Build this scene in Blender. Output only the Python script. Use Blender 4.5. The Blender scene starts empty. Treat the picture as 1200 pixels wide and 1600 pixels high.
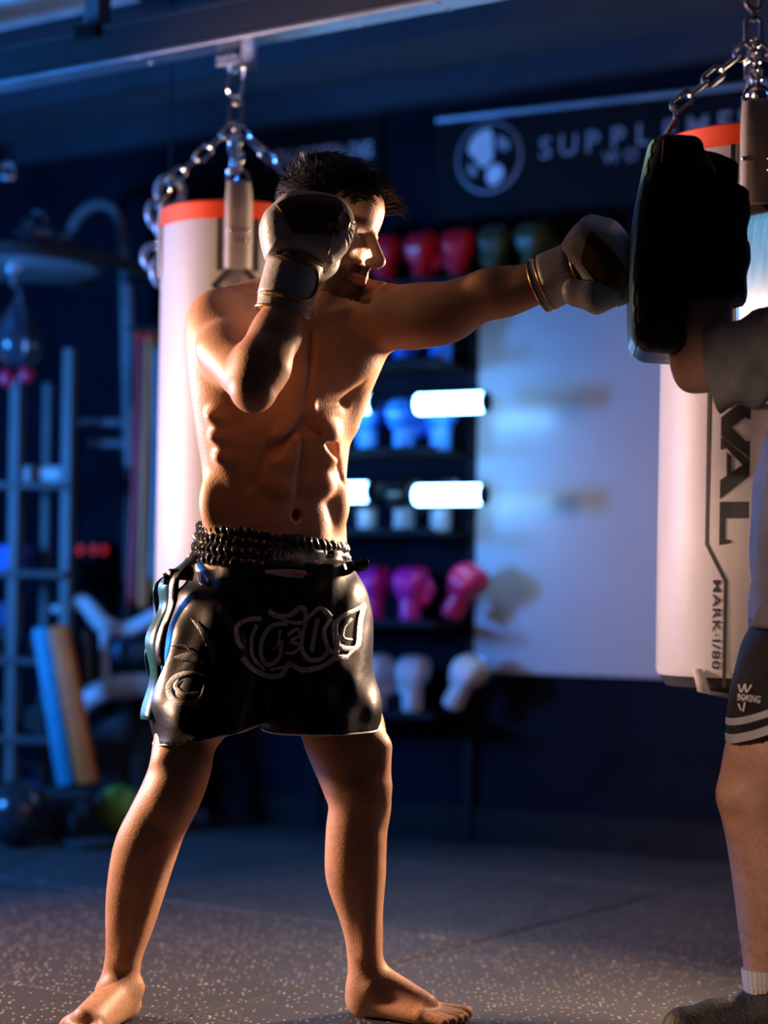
import bpy, bmesh, math, random
import numpy as np
from mathutils import Vector, Matrix, Euler
from mathutils.bvhtree import BVHTree

random.seed(7); rng = np.random.default_rng(7)
scene = bpy.context.scene
COL = scene.collection
V = Vector
R = math.radians

# ------------------------------------------------------------------ camera
FPX, HX, HY, CAMZ, ROLL = 3000.0, 600.0, 930.0, 0.81, R(0.9)
def P(px, py, Y):
    """photo pixel + distance -> world point"""
    u, v = (px - HX) / FPX * Y, (HY - py) / FPX * Y
    c, s = math.cos(ROLL), math.sin(ROLL)
    return V((u * c - v * s, Y, CAMZ + u * s + v * c))
cam = bpy.data.cameras.new('camera'); camo = bpy.data.objects.new('camera', cam); COL.objects.link(camo)
c_, s_ = math.cos(ROLL), math.sin(ROLL)
camo.matrix_world = Matrix(((c_, -s_, 0, 0), (0, 0, -1, 0), (s_, c_, 0, CAMZ), (0, 0, 0, 1)))
cam.sensor_fit = 'VERTICAL'; cam.sensor_height = 36.0; cam.lens = 36.0 * FPX / 1600
cam.shift_y = (HY - 800) / 1600
cam.clip_start = 0.05
cam.dof.use_dof = True; cam.dof.focus_distance = 3.55; cam.dof.aperture_fstop = 1.5
scene.camera = camo

# ------------------------------------------------------------------ world, lamps, exposure
w = bpy.data.worlds.new('gym_air'); scene.world = w; w.use_nodes = True
w.node_tree.nodes['Background'].inputs[0].default_value = (0.12, 0.3, 0.9, 1)
w.node_tree.nodes['Background'].inputs[1].default_value = 0.010
scene.view_settings.view_transform = 'Standard'; scene.view_settings.look = 'None'
scene.view_settings.exposure = 0.0; scene.view_settings.gamma = 1.0
scene.view_settings.use_curve_mapping = False

def lamp(name, loc, target, power, col, size=0.3, size_y=None, spread=180):
    l = bpy.data.lights.new(name, 'AREA'); l.energy = power; l.color = col
    l.shape = 'RECTANGLE'; l.size = size; l.size_y = size_y or size; l.spread = R(spread)
    o = bpy.data.objects.new(name, l); COL.objects.link(o); o.location = loc
    o.rotation_euler = (V(target) - V(loc)).to_track_quat('-Z', 'Y').to_euler()
    return o
# lamps of the gym that stand outside the picture: warm ones left, right-rear and behind the camera, a blue one left
lamp('warm_lamp_left_offscreen', (-2.45, 4.30, 1.35), (-0.1, 3.75, 0.85), 52, (1.0, 0.60, 0.35), 0.22, 0.4, 95)
lamp('warm_lamp_right_offscreen', (1.31, 4.70, 1.42), (-0.05, 3.62, 1.0), 52, (1.0, 0.66, 0.43), 0.18, 0.30, 100)
lamp('blue_lamp_left_offscreen', (-2.45, 5.0, 1.15), (-0.2, 5.9, 1.75), 110, (0.04, 0.28, 1.0), 0.3, 0.5)
def spot(name, loc, target, power, col, ang, blend=0.5, r=0.06):
    l = bpy.data.lights.new(name, 'SPOT'); l.energy = power; l.color = col; l.spot_size = R(ang); l.spot_blend = blend; l.shadow_soft_size = r
    o = bpy.data.objects.new(name, l); COL.objects.link(o); o.location = loc
    o.rotation_euler = (V(target) - V(loc)).to_track_quat('-Z', 'Y').to_euler(); return o
spot('spot_behind_camera_offscreen', (-0.9, -0.6, 2.2), (0.92, 3.7, 0.45), 300, (1.0, 0.68, 0.52), 17)

# ------------------------------------------------------------------ naming helpers
def tag(o, label=None, cat=None, group=None, kind=None):
    if label: o['label'] = label
    if cat: o['category'] = cat
    if group: o['group'] = group
    if kind: o['kind'] = kind
    return o
def thing(name, label, cat, loc=(0, 0, 0), group=None, rot=None):
    o = bpy.data.objects.new(name, None); COL.objects.link(o); o.location = loc
    o.empty_display_size = 0.05
    if rot is not None: o.rotation_euler = rot
    bpy.context.view_layer.update()
    return tag(o, label, cat, group)
def link(name, me, parent=None, mat=None, world=False):
    o = bpy.data.objects.new(name, me); COL.objects.link(o)
    if mat is not None and not me.materials: me.materials.append(mat)
    if parent is not None:
        o.parent = parent
        if world:      # geometry given in world coordinates
            o.matrix_parent_inverse = mw(parent).inverted()
    return o
def mw(o):
    m = o.matrix_parent_inverse @ o.matrix_basis if o.parent else o.matrix_basis.copy()
    return mw(o.parent) @ m if o.parent else m
def copy_tree(o, parent=None):
    c = o.copy(); COL.objects.link(c); c.parent = parent
    for ch in list(o.children): copy_tree(ch, c)
    return c
def smooth(me, on=True):
    me.polygons.foreach_set('use_smooth', np.full(len(me.polygons), on)); me.update(); return me

# ------------------------------------------------------------------ materials
MATS = {}
def mat(name, col, rough=0.5, metal=0.0, var=0.15, nscale=12, bump=0.0, bscale=80, emit=None, estr=0, coat=0, spec=0.5, stretch=None, attr=None):
    if name in MATS: return MATS[name]
    m = bpy.data.materials.new(name); m.use_nodes = True; nt = m.node_tree; N = nt.nodes; L = nt.links
    b = N['Principled BSDF']
    b.inputs['Roughness'].default_value = rough; b.inputs['Metallic'].default_value = metal
    b.inputs['Coat Weight'].default_value = coat; b.inputs['Specular IOR Level'].default_value = spec
    tc = N.new('ShaderNodeTexCoord'); src = tc.outputs['Object']
    if stretch:
        mp = N.new('ShaderNodeMapping'); mp.inputs['Scale'].default_value = stretch; L.new(src, mp.inputs[0]); src = mp.outputs[0]
    nz = N.new('ShaderNodeTexNoise'); nz.inputs['Scale'].default_value = nscale; nz.inputs['Detail'].default_value = 4
    L.new(src, nz.inputs['Vector'])
    rp = N.new('ShaderNodeValToRGB'); c = np.array(col[:3])
    rp.color_ramp.elements[0].position = 0.3; rp.color_ramp.elements[1].position = 0.7
    rp.color_ramp.elements[0].color = (*(c * (1 - var)), 1); rp.color_ramp.elements[1].color = (*np.minimum(c * (1 + var), 1), 1)
    L.new(nz.outputs['Fac'], rp.inputs['Fac']); out = rp.outputs[0]
    if attr:
        a = N.new('ShaderNodeAttribute'); a.attribute_name = attr
        mx = N.new('ShaderNodeMix'); mx.data_type = 'RGBA'; mx.blend_type = 'MULTIPLY'; mx.inputs[0].default_value = 1
        L.new(out, mx.inputs[6]); L.new(a.outputs['Color'], mx.inputs[7]); out = mx.outputs[2]
    L.new(out, b.inputs['Base Color'])
    if bump:
        n2 = N.new('ShaderNodeTexNoise'); n2.inputs['Scale'].default_value = bscale; n2.inputs['Detail'].default_value = 3
        L.new(src, n2.inputs['Vector'])
        bp = N.new('ShaderNodeBump'); bp.inputs['Strength'].default_value = bump; bp.inputs['Distance'].default_value = 0.01
        L.new(n2.outputs['Fac'], bp.inputs['Height']); L.new(bp.outputs[0], b.inputs['Normal'])
    if emit:
        b.inputs['Emission Color'].default_value = (*emit, 1); b.inputs['Emission Strength'].default_value = estr
    MATS[name] = m
    return m

# ------------------------------------------------------------------ mesh helpers
def np_mesh(name, verts, quads):
    me = bpy.data.meshes.new(name)
    verts = np.asarray(verts, dtype=np.float32); quads = np.asarray(quads, dtype=np.int32)
    n = quads.shape[1]
    me.vertices.add(len(verts)); me.vertices.foreach_set('co', verts.ravel())
    me.loops.add(quads.size); me.loops.foreach_set('vertex_index', quads.ravel())
    me.polygons.add(len(quads)); me.polygons.foreach_set('loop_start', np.arange(0, quads.size, n, dtype=np.int32))
    me.update(calc_edges=True); me.validate()
    return smooth(me)
class MB:
    """collects boxes, tubes, lathes ... into one mesh"""
    def __init__(s): s.v = []; s.f = []
    def add(s, vs, fs):
        o = len(s.v); s.v += [tuple(x) for x in vs]; s.f += [tuple(i + o for i in f) for f in fs]; return s
    def box(s, c, size, rz=0, M=None):
        M = M or (Matrix.Translation(V(c)) @ Matrix.Rotation(rz, 4, 'Z'))
        h = [x / 2 for x in size]
        vs = [M @ V((a * h[0], b * h[1], d * h[2])) for a in (-1, 1) for b in (-1, 1) for d in (-1, 1)]
        return s.add(vs, [(0, 1, 3, 2), (4, 6, 7, 5), (0, 4, 5, 1), (2, 3, 7, 6), (0, 2, 6, 4), (1, 5, 7, 3)])
    def tube(s, pts, r, n=10, closed=False, cap=True, flat=None):
        pts = [V(p) for p in pts]; N = len(pts)
        rs = r if hasattr(r, '__len__') else [r] * N
        vs = []; up = None
        for i, p in enumerate(pts):
            if closed: t = pts[(i + 1) % N] - pts[i - 1]
            else: t = pts[min(i + 1, N - 1)] - pts[max(i - 1, 0)]
            t.normalize()
            if up is None:
                up = V((0, 0, 1)) if abs(t.z) < 0.9 else V((0, 1, 0))
            a = t.cross(up); a.normalize(); b = a.cross(t); b.normalize(); up = b
            for k in range(n):
                q = 2 * math.pi * k / n
                vs.append(p + (a * math.cos(q) + b * math.sin(q) * (flat or 1)) * rs[i])
        fs = []
        for i in range(N if closed else N - 1):
            j = (i + 1) % N
            for k in range(n):
                l = (k + 1) % n
                fs.append((i * n + k, i * n + l, j * n + l, j * n + k))
        if cap and not closed:
            fs.append(tuple(range(n - 1, -1, -1))); fs.append(tuple((N - 1) * n + k for k in range(n)))
        return s.add(vs, fs)
    def lathe(s, prof, n=32, c=(0, 0, 0), M=None):
        M = M or Matrix.Translation(V(c)); vs = []; fs = []; m = len(prof)
        for (r, z) in prof:
            for k in range(n):
                q = 2 * math.pi * k / n; vs.append(M @ V((max(r, 1e-4) * math.cos(q), max(r, 1e-4) * math.sin(q), z)))
        for i in range(m - 1):
            for k in range(n):
                l = (k + 1) % n; fs.append((i * n + k, i * n + l, (i + 1) * n + l, (i + 1) * n + k))
        return s.add(vs, fs)
    def ball(s, c, r, n=20, sc=(1, 1, 1)):
        prof = [(math.sin(math.pi * i / (n // 2)), -math.cos(math.pi * i / (n // 2))) for i in range(n // 2 + 1)]
        M = Matrix.Translation(V(c)) @ Matrix.Diagonal((r * sc[0], r * sc[1], r * sc[2], 1))
        return s.lathe(prof, n, M=M)
    def strip(s, rows):
        o = len(rows[0]); vs = [p for r in rows for p in r]
        return s.add(vs, [(i * o + k, i * o + k + 1, (i + 1) * o + k + 1, (i + 1) * o + k) for i in range(len(rows) - 1) for k in range(o - 1)])
    def prism(s, poly, depth, M=Matrix.Identity(4)):
        n = len(poly)
        vs = [M @ V((x, y, 0)) for x, y in poly] + [M @ V((x, y, depth)) for x, y in poly]
        fs = [tuple(range(n - 1, -1, -1)), tuple(range(n, 2 * n))] + [(i, (i + 1) % n, n + (i + 1) % n, n + i) for i in range(n)]
        return s.add(vs, fs)
    def mesh(s, name, m=None, sm=True, bevel=0):
        me = bpy.data.meshes.new(name); me.from_pydata(s.v, [], s.f)
        bm = bmesh.new(); bm.from_mesh(me); bmesh.ops.recalc_face_normals(bm, faces=bm.faces)
        if bevel: bmesh.ops.bevel(bm, geom=[e for e in bm.edges if len(e.link_faces) == 2 and e.calc_face_angle(0) > 0.6], offset=bevel, segments=2, affect='EDGES', profile=0.5)
        bm.to_mesh(me); bm.free()
        if m: me.materials.append(m)
        if sm:
            smooth(me)
            try: me.set_sharp_from_angle(angle=R(42))
            except Exception: pass
        return me
    def obj(s, name, m, parent=None, sm=True, bevel=0, world=False):
        return link(name, s.mesh(name, m, sm, bevel), parent, world=world)
def spline(pts, n=8):
    """Catmull-Rom through points"""
    pts = [V(p) for p in pts]; out = []
    for i in range(len(pts) - 1):
        p0, p1, p2, p3 = pts[max(i - 1, 0)], pts[i], pts[i + 1], pts[min(i + 2, len(pts) - 1)]
        for k in range(n):
            t = k / n
            out.append(0.5 * ((2 * p1) + (p2 - p0) * t + (2 * p0 - 5 * p1 + 4 * p2 - p3) * t * t + (3 * p1 - p0 - 3 * p2 + p3) * t ** 3))
    out.append(pts[-1]); return out
def text_polys(txt, size=1.0, bold=0.0, align='CENTER', spacing=1.0, step=None):
    cu = bpy.data.curves.new('lettering', 'FONT'); cu.body = txt; cu.size = size; cu.align_x = align; cu.align_y = 'CENTER'
    cu.offset = bold * size; cu.space_character = spacing; cu.resolution_u = 3
    o = bpy.data.objects.new('lettering', cu); COL.objects.link(o)
    bpy.context.view_layer.update()
    me = bpy.data.meshes.new_from_object(o.evaluated_get(bpy.context.evaluated_depsgraph_get()))
    bm = bmesh.new(); bm.from_mesh(me)
    if step:
        xs = [v.co.x for v in bm.verts]; ys = [v.co.y for v in bm.verts]
        for ax, vals in ((0, xs), (1, ys)):
            t = min(vals) + step
            while t < max(vals):
                co = V((0, 0, 0)); co[ax] = t; no = V((0, 0, 0)); no[ax] = 1
                bmesh.ops.bisect_plane(bm, geom=bm.verts[:] + bm.edges[:] + bm.faces[:], plane_co=co, plane_no=no)
                t += step
    bm.verts.index_update()
    vs = [tuple(v.co) for v in bm.verts]; fs = [tuple(v.index for v in f.verts) for f in bm.faces]
    bm.free(); bpy.data.objects.remove(o); bpy.data.curves.remove(cu); bpy.data.meshes.remove(me)
    return vs, fs

# ------------------------------------------------------------------ implicit-surface modelling
class SDF:
    BIG = 0.06
    def __init__(s, lo, hi, h):
        s.lo = np.array(lo, float); s.h = h; s.n = np.ceil((np.array(hi) - s.lo) / h).astype(int) + 1
        s.d = np.full(s.n, s.BIG, np.float32)
        s.ax = [(s.lo[i] + h * np.arange(s.n[i])).astype(np.float32) for i in range(3)]
    def win(s, lo, hi):
        a = np.clip(np.floor((np.array(lo) - s.lo) / s.h).astype(int), 0, s.n); b = np.clip(np.ceil((np.array(hi) - s.lo) / s.h).astype(int) + 1, 0, s.n)
        sl = tuple(slice(a[i], b[i]) for i in range(3))
        if any(b <= a): return None
        return sl, s.ax[0][sl[0]][:, None, None], s.ax[1][sl[1]][None, :, None], s.ax[2][sl[2]][None, None, :]
    def put(s, fn, lo, hi, k=0.01, cut=False):
        pad = s.BIG + k
        wv = s.win(np.array(lo) - pad, np.array(hi) + pad)
        if wv is None: return
        sl, X, Y, Z = wv; v = fn(X, Y, Z); d = s.d[sl]
        if cut:
            v = -v; q = np.clip(0.5 - 0.5 * (d - v) / k, 0, 1); s.d[sl] = d * (1 - q) + v * q + k * q * (1 - q)
        else:
            q = np.clip(0.5 + 0.5 * (d - v) / k, 0, 1); s.d[sl] = d * (1 - q) + v * q - k * q * (1 - q)
    def rc(s, a, b, ra, rb, k=0.015, cut=False):
        a = np.array(a, float); b = np.array(b, float); ba = b - a; L = max(ba @ ba, 1e-9)
        def fn(X, Y, Z):
            x, y, z = X - a[0], Y - a[1], Z - a[2]
            t = np.clip((x * ba[0] + y * ba[1] + z * ba[2]) / L, 0, 1)
            return np.sqrt((x - t * ba[0]) ** 2 + (y - t * ba[1]) ** 2 + (z - t * ba[2]) ** 2) - (ra + (rb - ra) * t)
        m = max(ra, rb); s.put(fn, np.minimum(a, b) - m, np.maximum(a, b) + m, k, cut)
    def chain(s, pts, k=0.015):
        for (a, ra), (b, rb) in zip(pts[:-1], pts[1:]): s.rc(a, b, ra, rb, k)
    def ell(s, c, r, M=None, k=0.015, cut=False):
        c = np.array(c, float); r = np.array(r, float); B = np.eye(3) if M is None else np.array(M)   # rows = local axes
        def fn(X, Y, Z):
            x, y, z = X - c[0], Y - c[1], Z - c[2]
            l = [(x * B[i, 0] + y * B[i, 1] + z * B[i, 2]) / r[i] for i in range(3)]
            k0 = np.sqrt(l[0] ** 2 + l[1] ** 2 + l[2] ** 2) + 1e-6
            k1 = np.sqrt((l[0] / r[0]) ** 2 + (l[1] / r[1]) ** 2 + (l[2] / r[2]) ** 2) + 1e-6
            return k0 * (k0 - 1) / k1
        m = r.max(); s.put(fn, c - m, c + m, k, cut)
    def loft(s, secs, yaw=0, k=0.02, cut=False, mod=None, planes=()):
        """secs: (center, half width, half depth) from top to bottom, ellipses turned by yaw"""
        secs = sorted(secs, key=lambda q: q[0][2])
        zz = np.array([q[0][2] for q in secs]); cx = np.array([q[0][0] for q in secs]); cy = np.array([q[0][1] for q in secs])
        aa = np.array([q[1] for q in secs]); bb = np.array([q[2] for q in secs]); c, sn = math.cos(yaw), math.sin(yaw)
        def itp(z, a):     # smooth interpolation
            i = np.clip(np.searchsorted(zz, z) - 1, 0, len(zz) - 2); t = np.clip((z - zz[i]) / (zz[i + 1] - zz[i]), 0, 1)
            p0, p1, p2, p3 = a[np.maximum(i - 1, 0)], a[i], a[i + 1], a[np.minimum(i + 2, len(a) - 1)]
            return 0.5 * (2 * p1 + (p2 - p0) * t + (2 * p0 - 5 * p1 + 4 * p2 - p3) * t ** 2 + (3 * p1 - p0 - 3 * p2 + p3) * t ** 3)
        def fn(X, Y, Z):
            x, y = X - itp(Z, cx), Y - itp(Z, cy); a, b = itp(Z, aa), itp(Z, bb)
            u, v = x * c + y * sn, -x * sn + y * c
            d = (np.sqrt((u / a) ** 2 + (v / b) ** 2) - 1) * np.minimum(a, b)
            if mod is not None: d = d + mod(X, Y, Z, u, v)
            d = np.maximum(d, np.maximum(Z - zz[-1], zz[0] - Z))
            for (pt, nr) in planes: d = np.maximum(d, (X - pt[0]) * nr[0] + (Y - pt[1]) * nr[1] + (Z - pt[2]) * nr[2])
            return d
        m = max(aa.max(), bb.max())
        s.put(fn, (cx.min() - m, cy.min() - m, zz[0]), (cx.max() + m, cy.max() + m, zz[-1]), k, cut)
        return fn
    def at(s, p):
        i = np.clip(((np.array(p) - s.lo) / s.h).round().astype(int), 0, s.n - 1); return s.d[tuple(i)]
    def front(s, px, py, sink=0.0, y0=3.2, y1=4.2):
        """first surface point seen at a photo pixel, pushed in by sink"""
        Y = y0
        while Y < y1:
            if s.at(P(px, py, Y)) < 0: return P(px, py, Y + sink)
            Y += 0.003
        return P(px, py, 3.65 + sink)
    def polygonise(s, name, zmin=None, zmax=None):
        v, q = s.net(); 
        return np_mesh(name, v, q)
    def net(s):
        d = s.d; sg = d < 0
        C = [(i, j, k) for i in (0, 1) for j in (0, 1) for k in (0, 1)]
        nx, ny, nz = d.shape
        def cor(A, c): return A[c[0]:nx - 1 + c[0], c[1]:ny - 1 + c[1], c[2]:nz - 1 + c[2]]
        cnt = sum(cor(sg, c).astype(np.int8) for c in C)
        idx = np.argwhere((cnt > 0) & (cnt < 8))
        vals = np.stack([d[idx[:, 0] + c[0], idx[:, 1] + c[1], idx[:, 2] + c[2]] for c in C], 1)
        pos = np.zeros((len(idx), 3)); n = np.zeros(len(idx))
        for i in range(8):
            for j in range(i + 1, 8):
                if sum(abs(C[i][q] - C[j][q]) for q in range(3)) != 1: continue
                a, b = vals[:, i], vals[:, j]; m = (a < 0) != (b < 0)
                t = np.where(m, a / np.where(m, a - b, 1), 0)
                e = np.array(C[i])[None] + t[:, None] * (np.array(C[j]) - np.array(C[i]))[None]
                pos += e * m[:, None]; n += m
        pos = s.lo + (idx + pos / n[:, None]) * s.h
        ID = np.full((nx - 1, ny - 1, nz - 1), -1, np.int32); ID[idx[:, 0], idx[:, 1], idx[:, 2]] = np.arange(len(idx))
        quads = []
        for ax in range(3):
            o1, o2 = (ax + 1) % 3, (ax + 2) % 3
            lo = [slice(1, None)] * 3; lo = [slice(1, d.shape[i] - 1) for i in range(3)]; lo[ax] = slice(0, d.shape[ax] - 1)
            hi = list(lo); hi[ax] = slice(1, d.shape[ax])
            a, b = sg[tuple(lo)], sg[tuple(hi)]
            e = np.argwhere(a != b); e[:, o1] += 1; e[:, o2] += 1
            flip = sg[e[:, 0], e[:, 1], e[:, 2]]
            def cell(d1, d2):
                g = e.copy(); g[:, o1] += d1; g[:, o2] += d2; return ID[g[:, 0], g[:, 1], g[:, 2]]
            q = np.stack([cell(-1, -1), cell(0, -1), cell(0, 0), cell(-1, 0)], 1)
            q = np.where(flip[:, None], q, q[:, ::-1]); quads.append(q)
        quads = np.concatenate(quads); quads = quads[(quads >= 0).all(1)]
        return pos, quads
def poly2d(U, W, poly):
    """signed distance to a polygon on a 2-d grid"""
    d = np.full(np.broadcast(U, W).shape, 1e9); sgn = np.ones_like(d); n = len(poly)
    for i in range(n):
        (ax, ay), (bx, by) = poly[i], poly[i - 1]; ex, ey = bx - ax, by - ay; wx, wy = U - ax, W - ay
        t = np.clip((wx * ex + wy * ey) / (ex * ex + ey * ey + 1e-12), 0, 1)
        d = np.minimum(d, (wx - ex * t) ** 2 + (wy - ey * t) ** 2)
        c1, c2, c3 = W >= ay, W < by, ex * wy > ey * wx
        sgn = np.where((c1 & c2 & c3) | (~c1 & ~c2 & ~c3), -sgn, sgn)
    return sgn * np.sqrt(d)

# ================================================================== THE ROOM
# back wall runs obliquely: nearer to the camera on the right
WA = R(28); WD = V((math.cos(WA), -math.sin(WA), 0)); WN = V((-math.sin(WA), -math.cos(WA), 0)); WO = V((-0.335, 6.70, 0))
RA = R(34); RD = V((math.cos(RA), -math.sin(RA), 0)); RN = V((-math.sin(RA), -math.cos(RA), 0))
CEIL = 2.50
def wall_at(px, py, off=0.0):
    """point on the plane parallel to the back wall, off metres in front of it, seen at a pixel"""
    a = P(px, py, 1.0) - V((0, 0, CAMZ)); o = V((0, 0, CAMZ)); b = WO + WN * off
    t = (b - o).dot(WN) / a.dot(WN); return o + a * t
def wall_frame(p): return Matrix.Translation(p) @ Matrix(((WD.x, 0, WN.x, 0), (WD.y, 0, WN.y, 0), (0, 1, 0, 0), (0, 0, 0, 1)))   # local x along wall, y up, z out

m_wall = mat('wall_paint_navy', (0.006, 0.0075, 0.013), 0.85, spec=0.04, bump=0.25, bscale=60, var=0.3, nscale=5)
m_ceil = mat('ceiling_paint_dark', (0.045, 0.045, 0.05), 0.75, bump=0.1)
m_joist = mat('joist_paint_dark', (0.02, 0.022, 0.03), 0.7)
m_steel = mat('rail_steel', (0.30, 0.32, 0.35), 0.38, 0.7, bump=0.05)
m_chrome = mat('chrome', (0.62, 0.64, 0.68), 0.22, 1.0)
m_black = mat('black_paint', (0.008, 0.008, 0.009), 0.6, spec=0.1)
m_rubberblack = mat('black_rubber', (0.015, 0.015, 0.016), 0.7, bump=0.1)

# --- floor of one-metre rubber mats with coloured flecks
def floor_material():
    m = bpy.data.materials.new('flecked_rubber'); m.use_nodes = True; nt = m.node_tree; N = nt.nodes; L = nt.links; b = N['Principled BSDF']
    tc = N.new('ShaderNodeTexCoord')
    ge = N.new('ShaderNodeNewGeometry')
    n1 = N.new('ShaderNodeTexNoise'); n1.inputs['Scale'].default_value = 3.0; n1.inputs['Detail'].default_value = 5; L.new(ge.outputs['Position'], n1.inputs['Vector'])
    r1 = N.new('ShaderNodeValToRGB'); r1.color_ramp.elements[0].color = (0.026, 0.024, 0.025, 1); r1.color_ramp.elements[1].color = (0.050, 0.046, 0.046, 1)
    L.new(n1.outputs['Fac'], r1.inputs['Fac'])
    vo = N.new('ShaderNodeTexVoronoi'); vo.inputs['Scale'].default_value = 85; L.new(ge.outputs['Position'], vo.inputs['Vector'])
    lt = N.new('ShaderNodeMath'); lt.operation = 'LESS_THAN'; lt.inputs[1].default_value = 0.25; L.new(vo.outputs['Distance'], lt.inputs[0])
    sx = N.new('ShaderNodeSeparateColor'); L.new(vo.outputs['Color'], sx.inputs[0])
    gt = N.new('ShaderNodeMath'); gt.operation = 'GREATER_THAN'; gt.inputs[1].default_value = 0.55; L.new(sx.outputs[0], gt.inputs[0])
    mu = N.new('ShaderNodeMath'); mu.operation = 'MULTIPLY'; L.new(lt.outputs[0], mu.inputs[0]); L.new(gt.outputs[0], mu.inputs[1])
    mx = N.new('ShaderNodeMix'); mx.data_type = 'RGBA'; L.new(mu.outputs[0], mx.inputs[0]); L.new(r1.outputs[0], mx.inputs[6]); mx.inputs[7].default_value = (0.42, 0.38, 0.34, 1)
    L.new(mx.outputs[2], b.inputs['Base Color']); b.inputs['Roughness'].default_value = 0.55
    n2 = N.new('ShaderNodeTexNoise'); n2.inputs['Scale'].default_value = 160; L.new(ge.outputs['Position'], n2.inputs['Vector'])
    bp = N.new('ShaderNodeBump'); bp.inputs['Strength'].default_value = 0.35; bp.inputs['Distance'].default_value = 0.004
    L.new(n2.outputs['Fac'], bp.inputs['Height']); L.new(bp.outputs[0], b.inputs['Normal'])
    return m
m_floor = floor_material()
fl = bpy.data.objects.new('floor', None); COL.objects.link(fl)
slab = MB().box((0, 4.0, -0.045), (12, 12, 0.05)).mesh('floor', m_rubberblack)
bpy.data.objects.remove(fl); fl = link('floor', slab); tag(fl, kind='structure')
mat_me = MB().box((0, 0, 0), (0.994, 0.994, 0.02)).mesh('floor_mat', m_floor, sm=False, bevel=0.004)
seam = 2.81; t0 = -2.40; MA = R(35); MD = V((math.cos(MA), -math.sin(MA), 0))
for i in range(-5, 6):
    for j in range(-2, 6):
        c = MD * (t0 + i + 0.5) + V((math.sin(MA), math.cos(MA), 0)) * (seam + j + 0.5)
        if (c - WO).dot(WN) < -0.75 or abs(c.x) > 4.2 or c.y < 0.4: continue
        o = link('floor_mat', mat_me, fl); o.location = (c.x, c.y, -0.01); o.rotation_euler = (0, 0, -MA)

# --- walls and ceiling
def slab_wall(name, a, b, thick, z0, z1, m):
    d = (b - a); n = V((d.y, -d.x, 0)).normalized()
    poly = [a, b, b - n * thick, a - n * thick]
    vs = [V((p.x, p.y, z0)) for p in poly] + [V((p.x, p.y, z1)) for p in poly]
    return tag(MB().add(vs, [(0, 1, 2, 3), (4, 5, 6, 7), (0, 1, 5, 4), (1, 2, 6, 5), (2, 3, 7, 6), (3, 0, 4, 7)]).obj(name, m, sm=False), kind='structure')
wa, wb = WO - WD * 2.6, WO + WD * 4.6
slab_wall('wall_back', wa, wb, 0.1, -0.02, CEIL, m_wall)
slab_wall('wall_left', wa + WN * 5.5, wa, 0.1, -0.02, CEIL, m_wall)
bb = MB(); M = wall_frame(WO + WD * 1.0 + WN * 0.009); bb.box((0, 0, 0), (7.2, 0.11, 0.018), M=M @ Matrix.Translation((0, 0.06, 0)))
tag(bb.obj('baseboard_back', m_black, sm=False), kind='structure')
cl = MB().box((0, 0, 0), (9, 7.5, 0.08)).obj('ceiling', m_ceil, sm=False); cl.location = (0.6, 4.2, CEIL + 0.05); tag(cl, kind='structure')
# joists under the ceiling, parallel to the bag rail
for k, off in enumerate((0.35, 0.95, 1.55, 2.15)):
    c = P(370, 80, 4.75) - RN * off; 
    o = MB().box((0, 0, 0), (5.2, 0.07, 0.09)).obj('joist', m_joist, cl, sm=False)
    o.matrix_parent_inverse = mw(cl).inverted(); o.location = (c.x, c.y, CEIL - 0.035); o.rotation_euler = (0, 0, -RA)

# --- bag rail (steel channel with lips) carrying both punching bags
RAILP = P(372, 84, 4.75); RZ = RAILP.z
def along_rail(px, dz=0.0):
    a = P(px, 0, 1.0); n = V((math.sin(RA), math.cos(RA), 0)); t = V((RAILP.x, RAILP.y, 0)).dot(n) / (V((a.x, a.y, 0)).dot(n))
    return V((a.x * t, a.y * t, RZ + dz))
rail = thing('bag_rail', 'long grey steel ceiling rail with blue-lit lip carrying the bag trolleys', 'rail', (RAILP.x, RAILP.y, RZ))
def rail_box(name, c, size, m, bev=0.002):
    return MB().box(c, size).obj(name, m, rail, sm=False, bevel=bev)
rail.rotation_euler = (0, 0, -RA)
m_raild = mat('rail_dark_paint', (0.016, 0.018, 0.02), 0.6)
rail_box('web', (0.35, 0.0, 0.075), (4.4, 0.06, 0.085), m_raild)
rail_box('bottom_lip', (0.35, 0.0, 0.03), (4.4, 0.075, 0.012), m_steel)
rail_box('top_flange', (0.35, 0.0, 0.122), (4.4, 0.075, 0.012), m_raild)
for x in (-1.75, -0.47, 0.75, 1.7):
    rail_box('hanger', (x, 0, (CEIL - RZ + 0.128) / 2), (0.05, 0.05, CEIL - RZ - 0.128), m_steel)
    rail_box('clamp', (x, 0, 0.115), (0.075, 0.095, 0.035), m_black)
for x in (-0.9, -0.3, 0.35, 0.6, 1.2):
    for dy in (-0.025, 0.025): MB().lathe([(0.001, -0.004), (0.008, -0.004), (0.008, 0.0), (0.001, 0.0)], 6, (x, dy, 0.024)).obj('bolt', m_chrome, rail)
# cross rail bolted over the main one, running toward the room
xp = P(527, 24, 4.62)
xr = thing('cross_rail', 'short pale steel cross rail meeting the long ceiling rail', 'rail', (xp.x, xp.y, RZ + 0.15))
xr.rotation_euler = (0, 0, -RA)
MB().box((0, -0.85, 0.0), (0.085, 1.9, 0.008)).obj('plate', mat('pale_steel', (0.55, 0.58, 0.62), 0.35, 0.6), xr, sm=False, bevel=0.002)
MB().box((0.04, -0.85, 0.03), (0.008, 1.9, 0.06)).obj('flange', m_steel, xr, sm=False, bevel=0.002)
for y in (0.03, -0.06): MB().lathe([(0.001, -0.012), (0.009, -0.012), (0.009, -0.004), (0.001, -0.004)], 6, (0, y, 0)).obj('bolt', m_chrome, xr)
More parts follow.
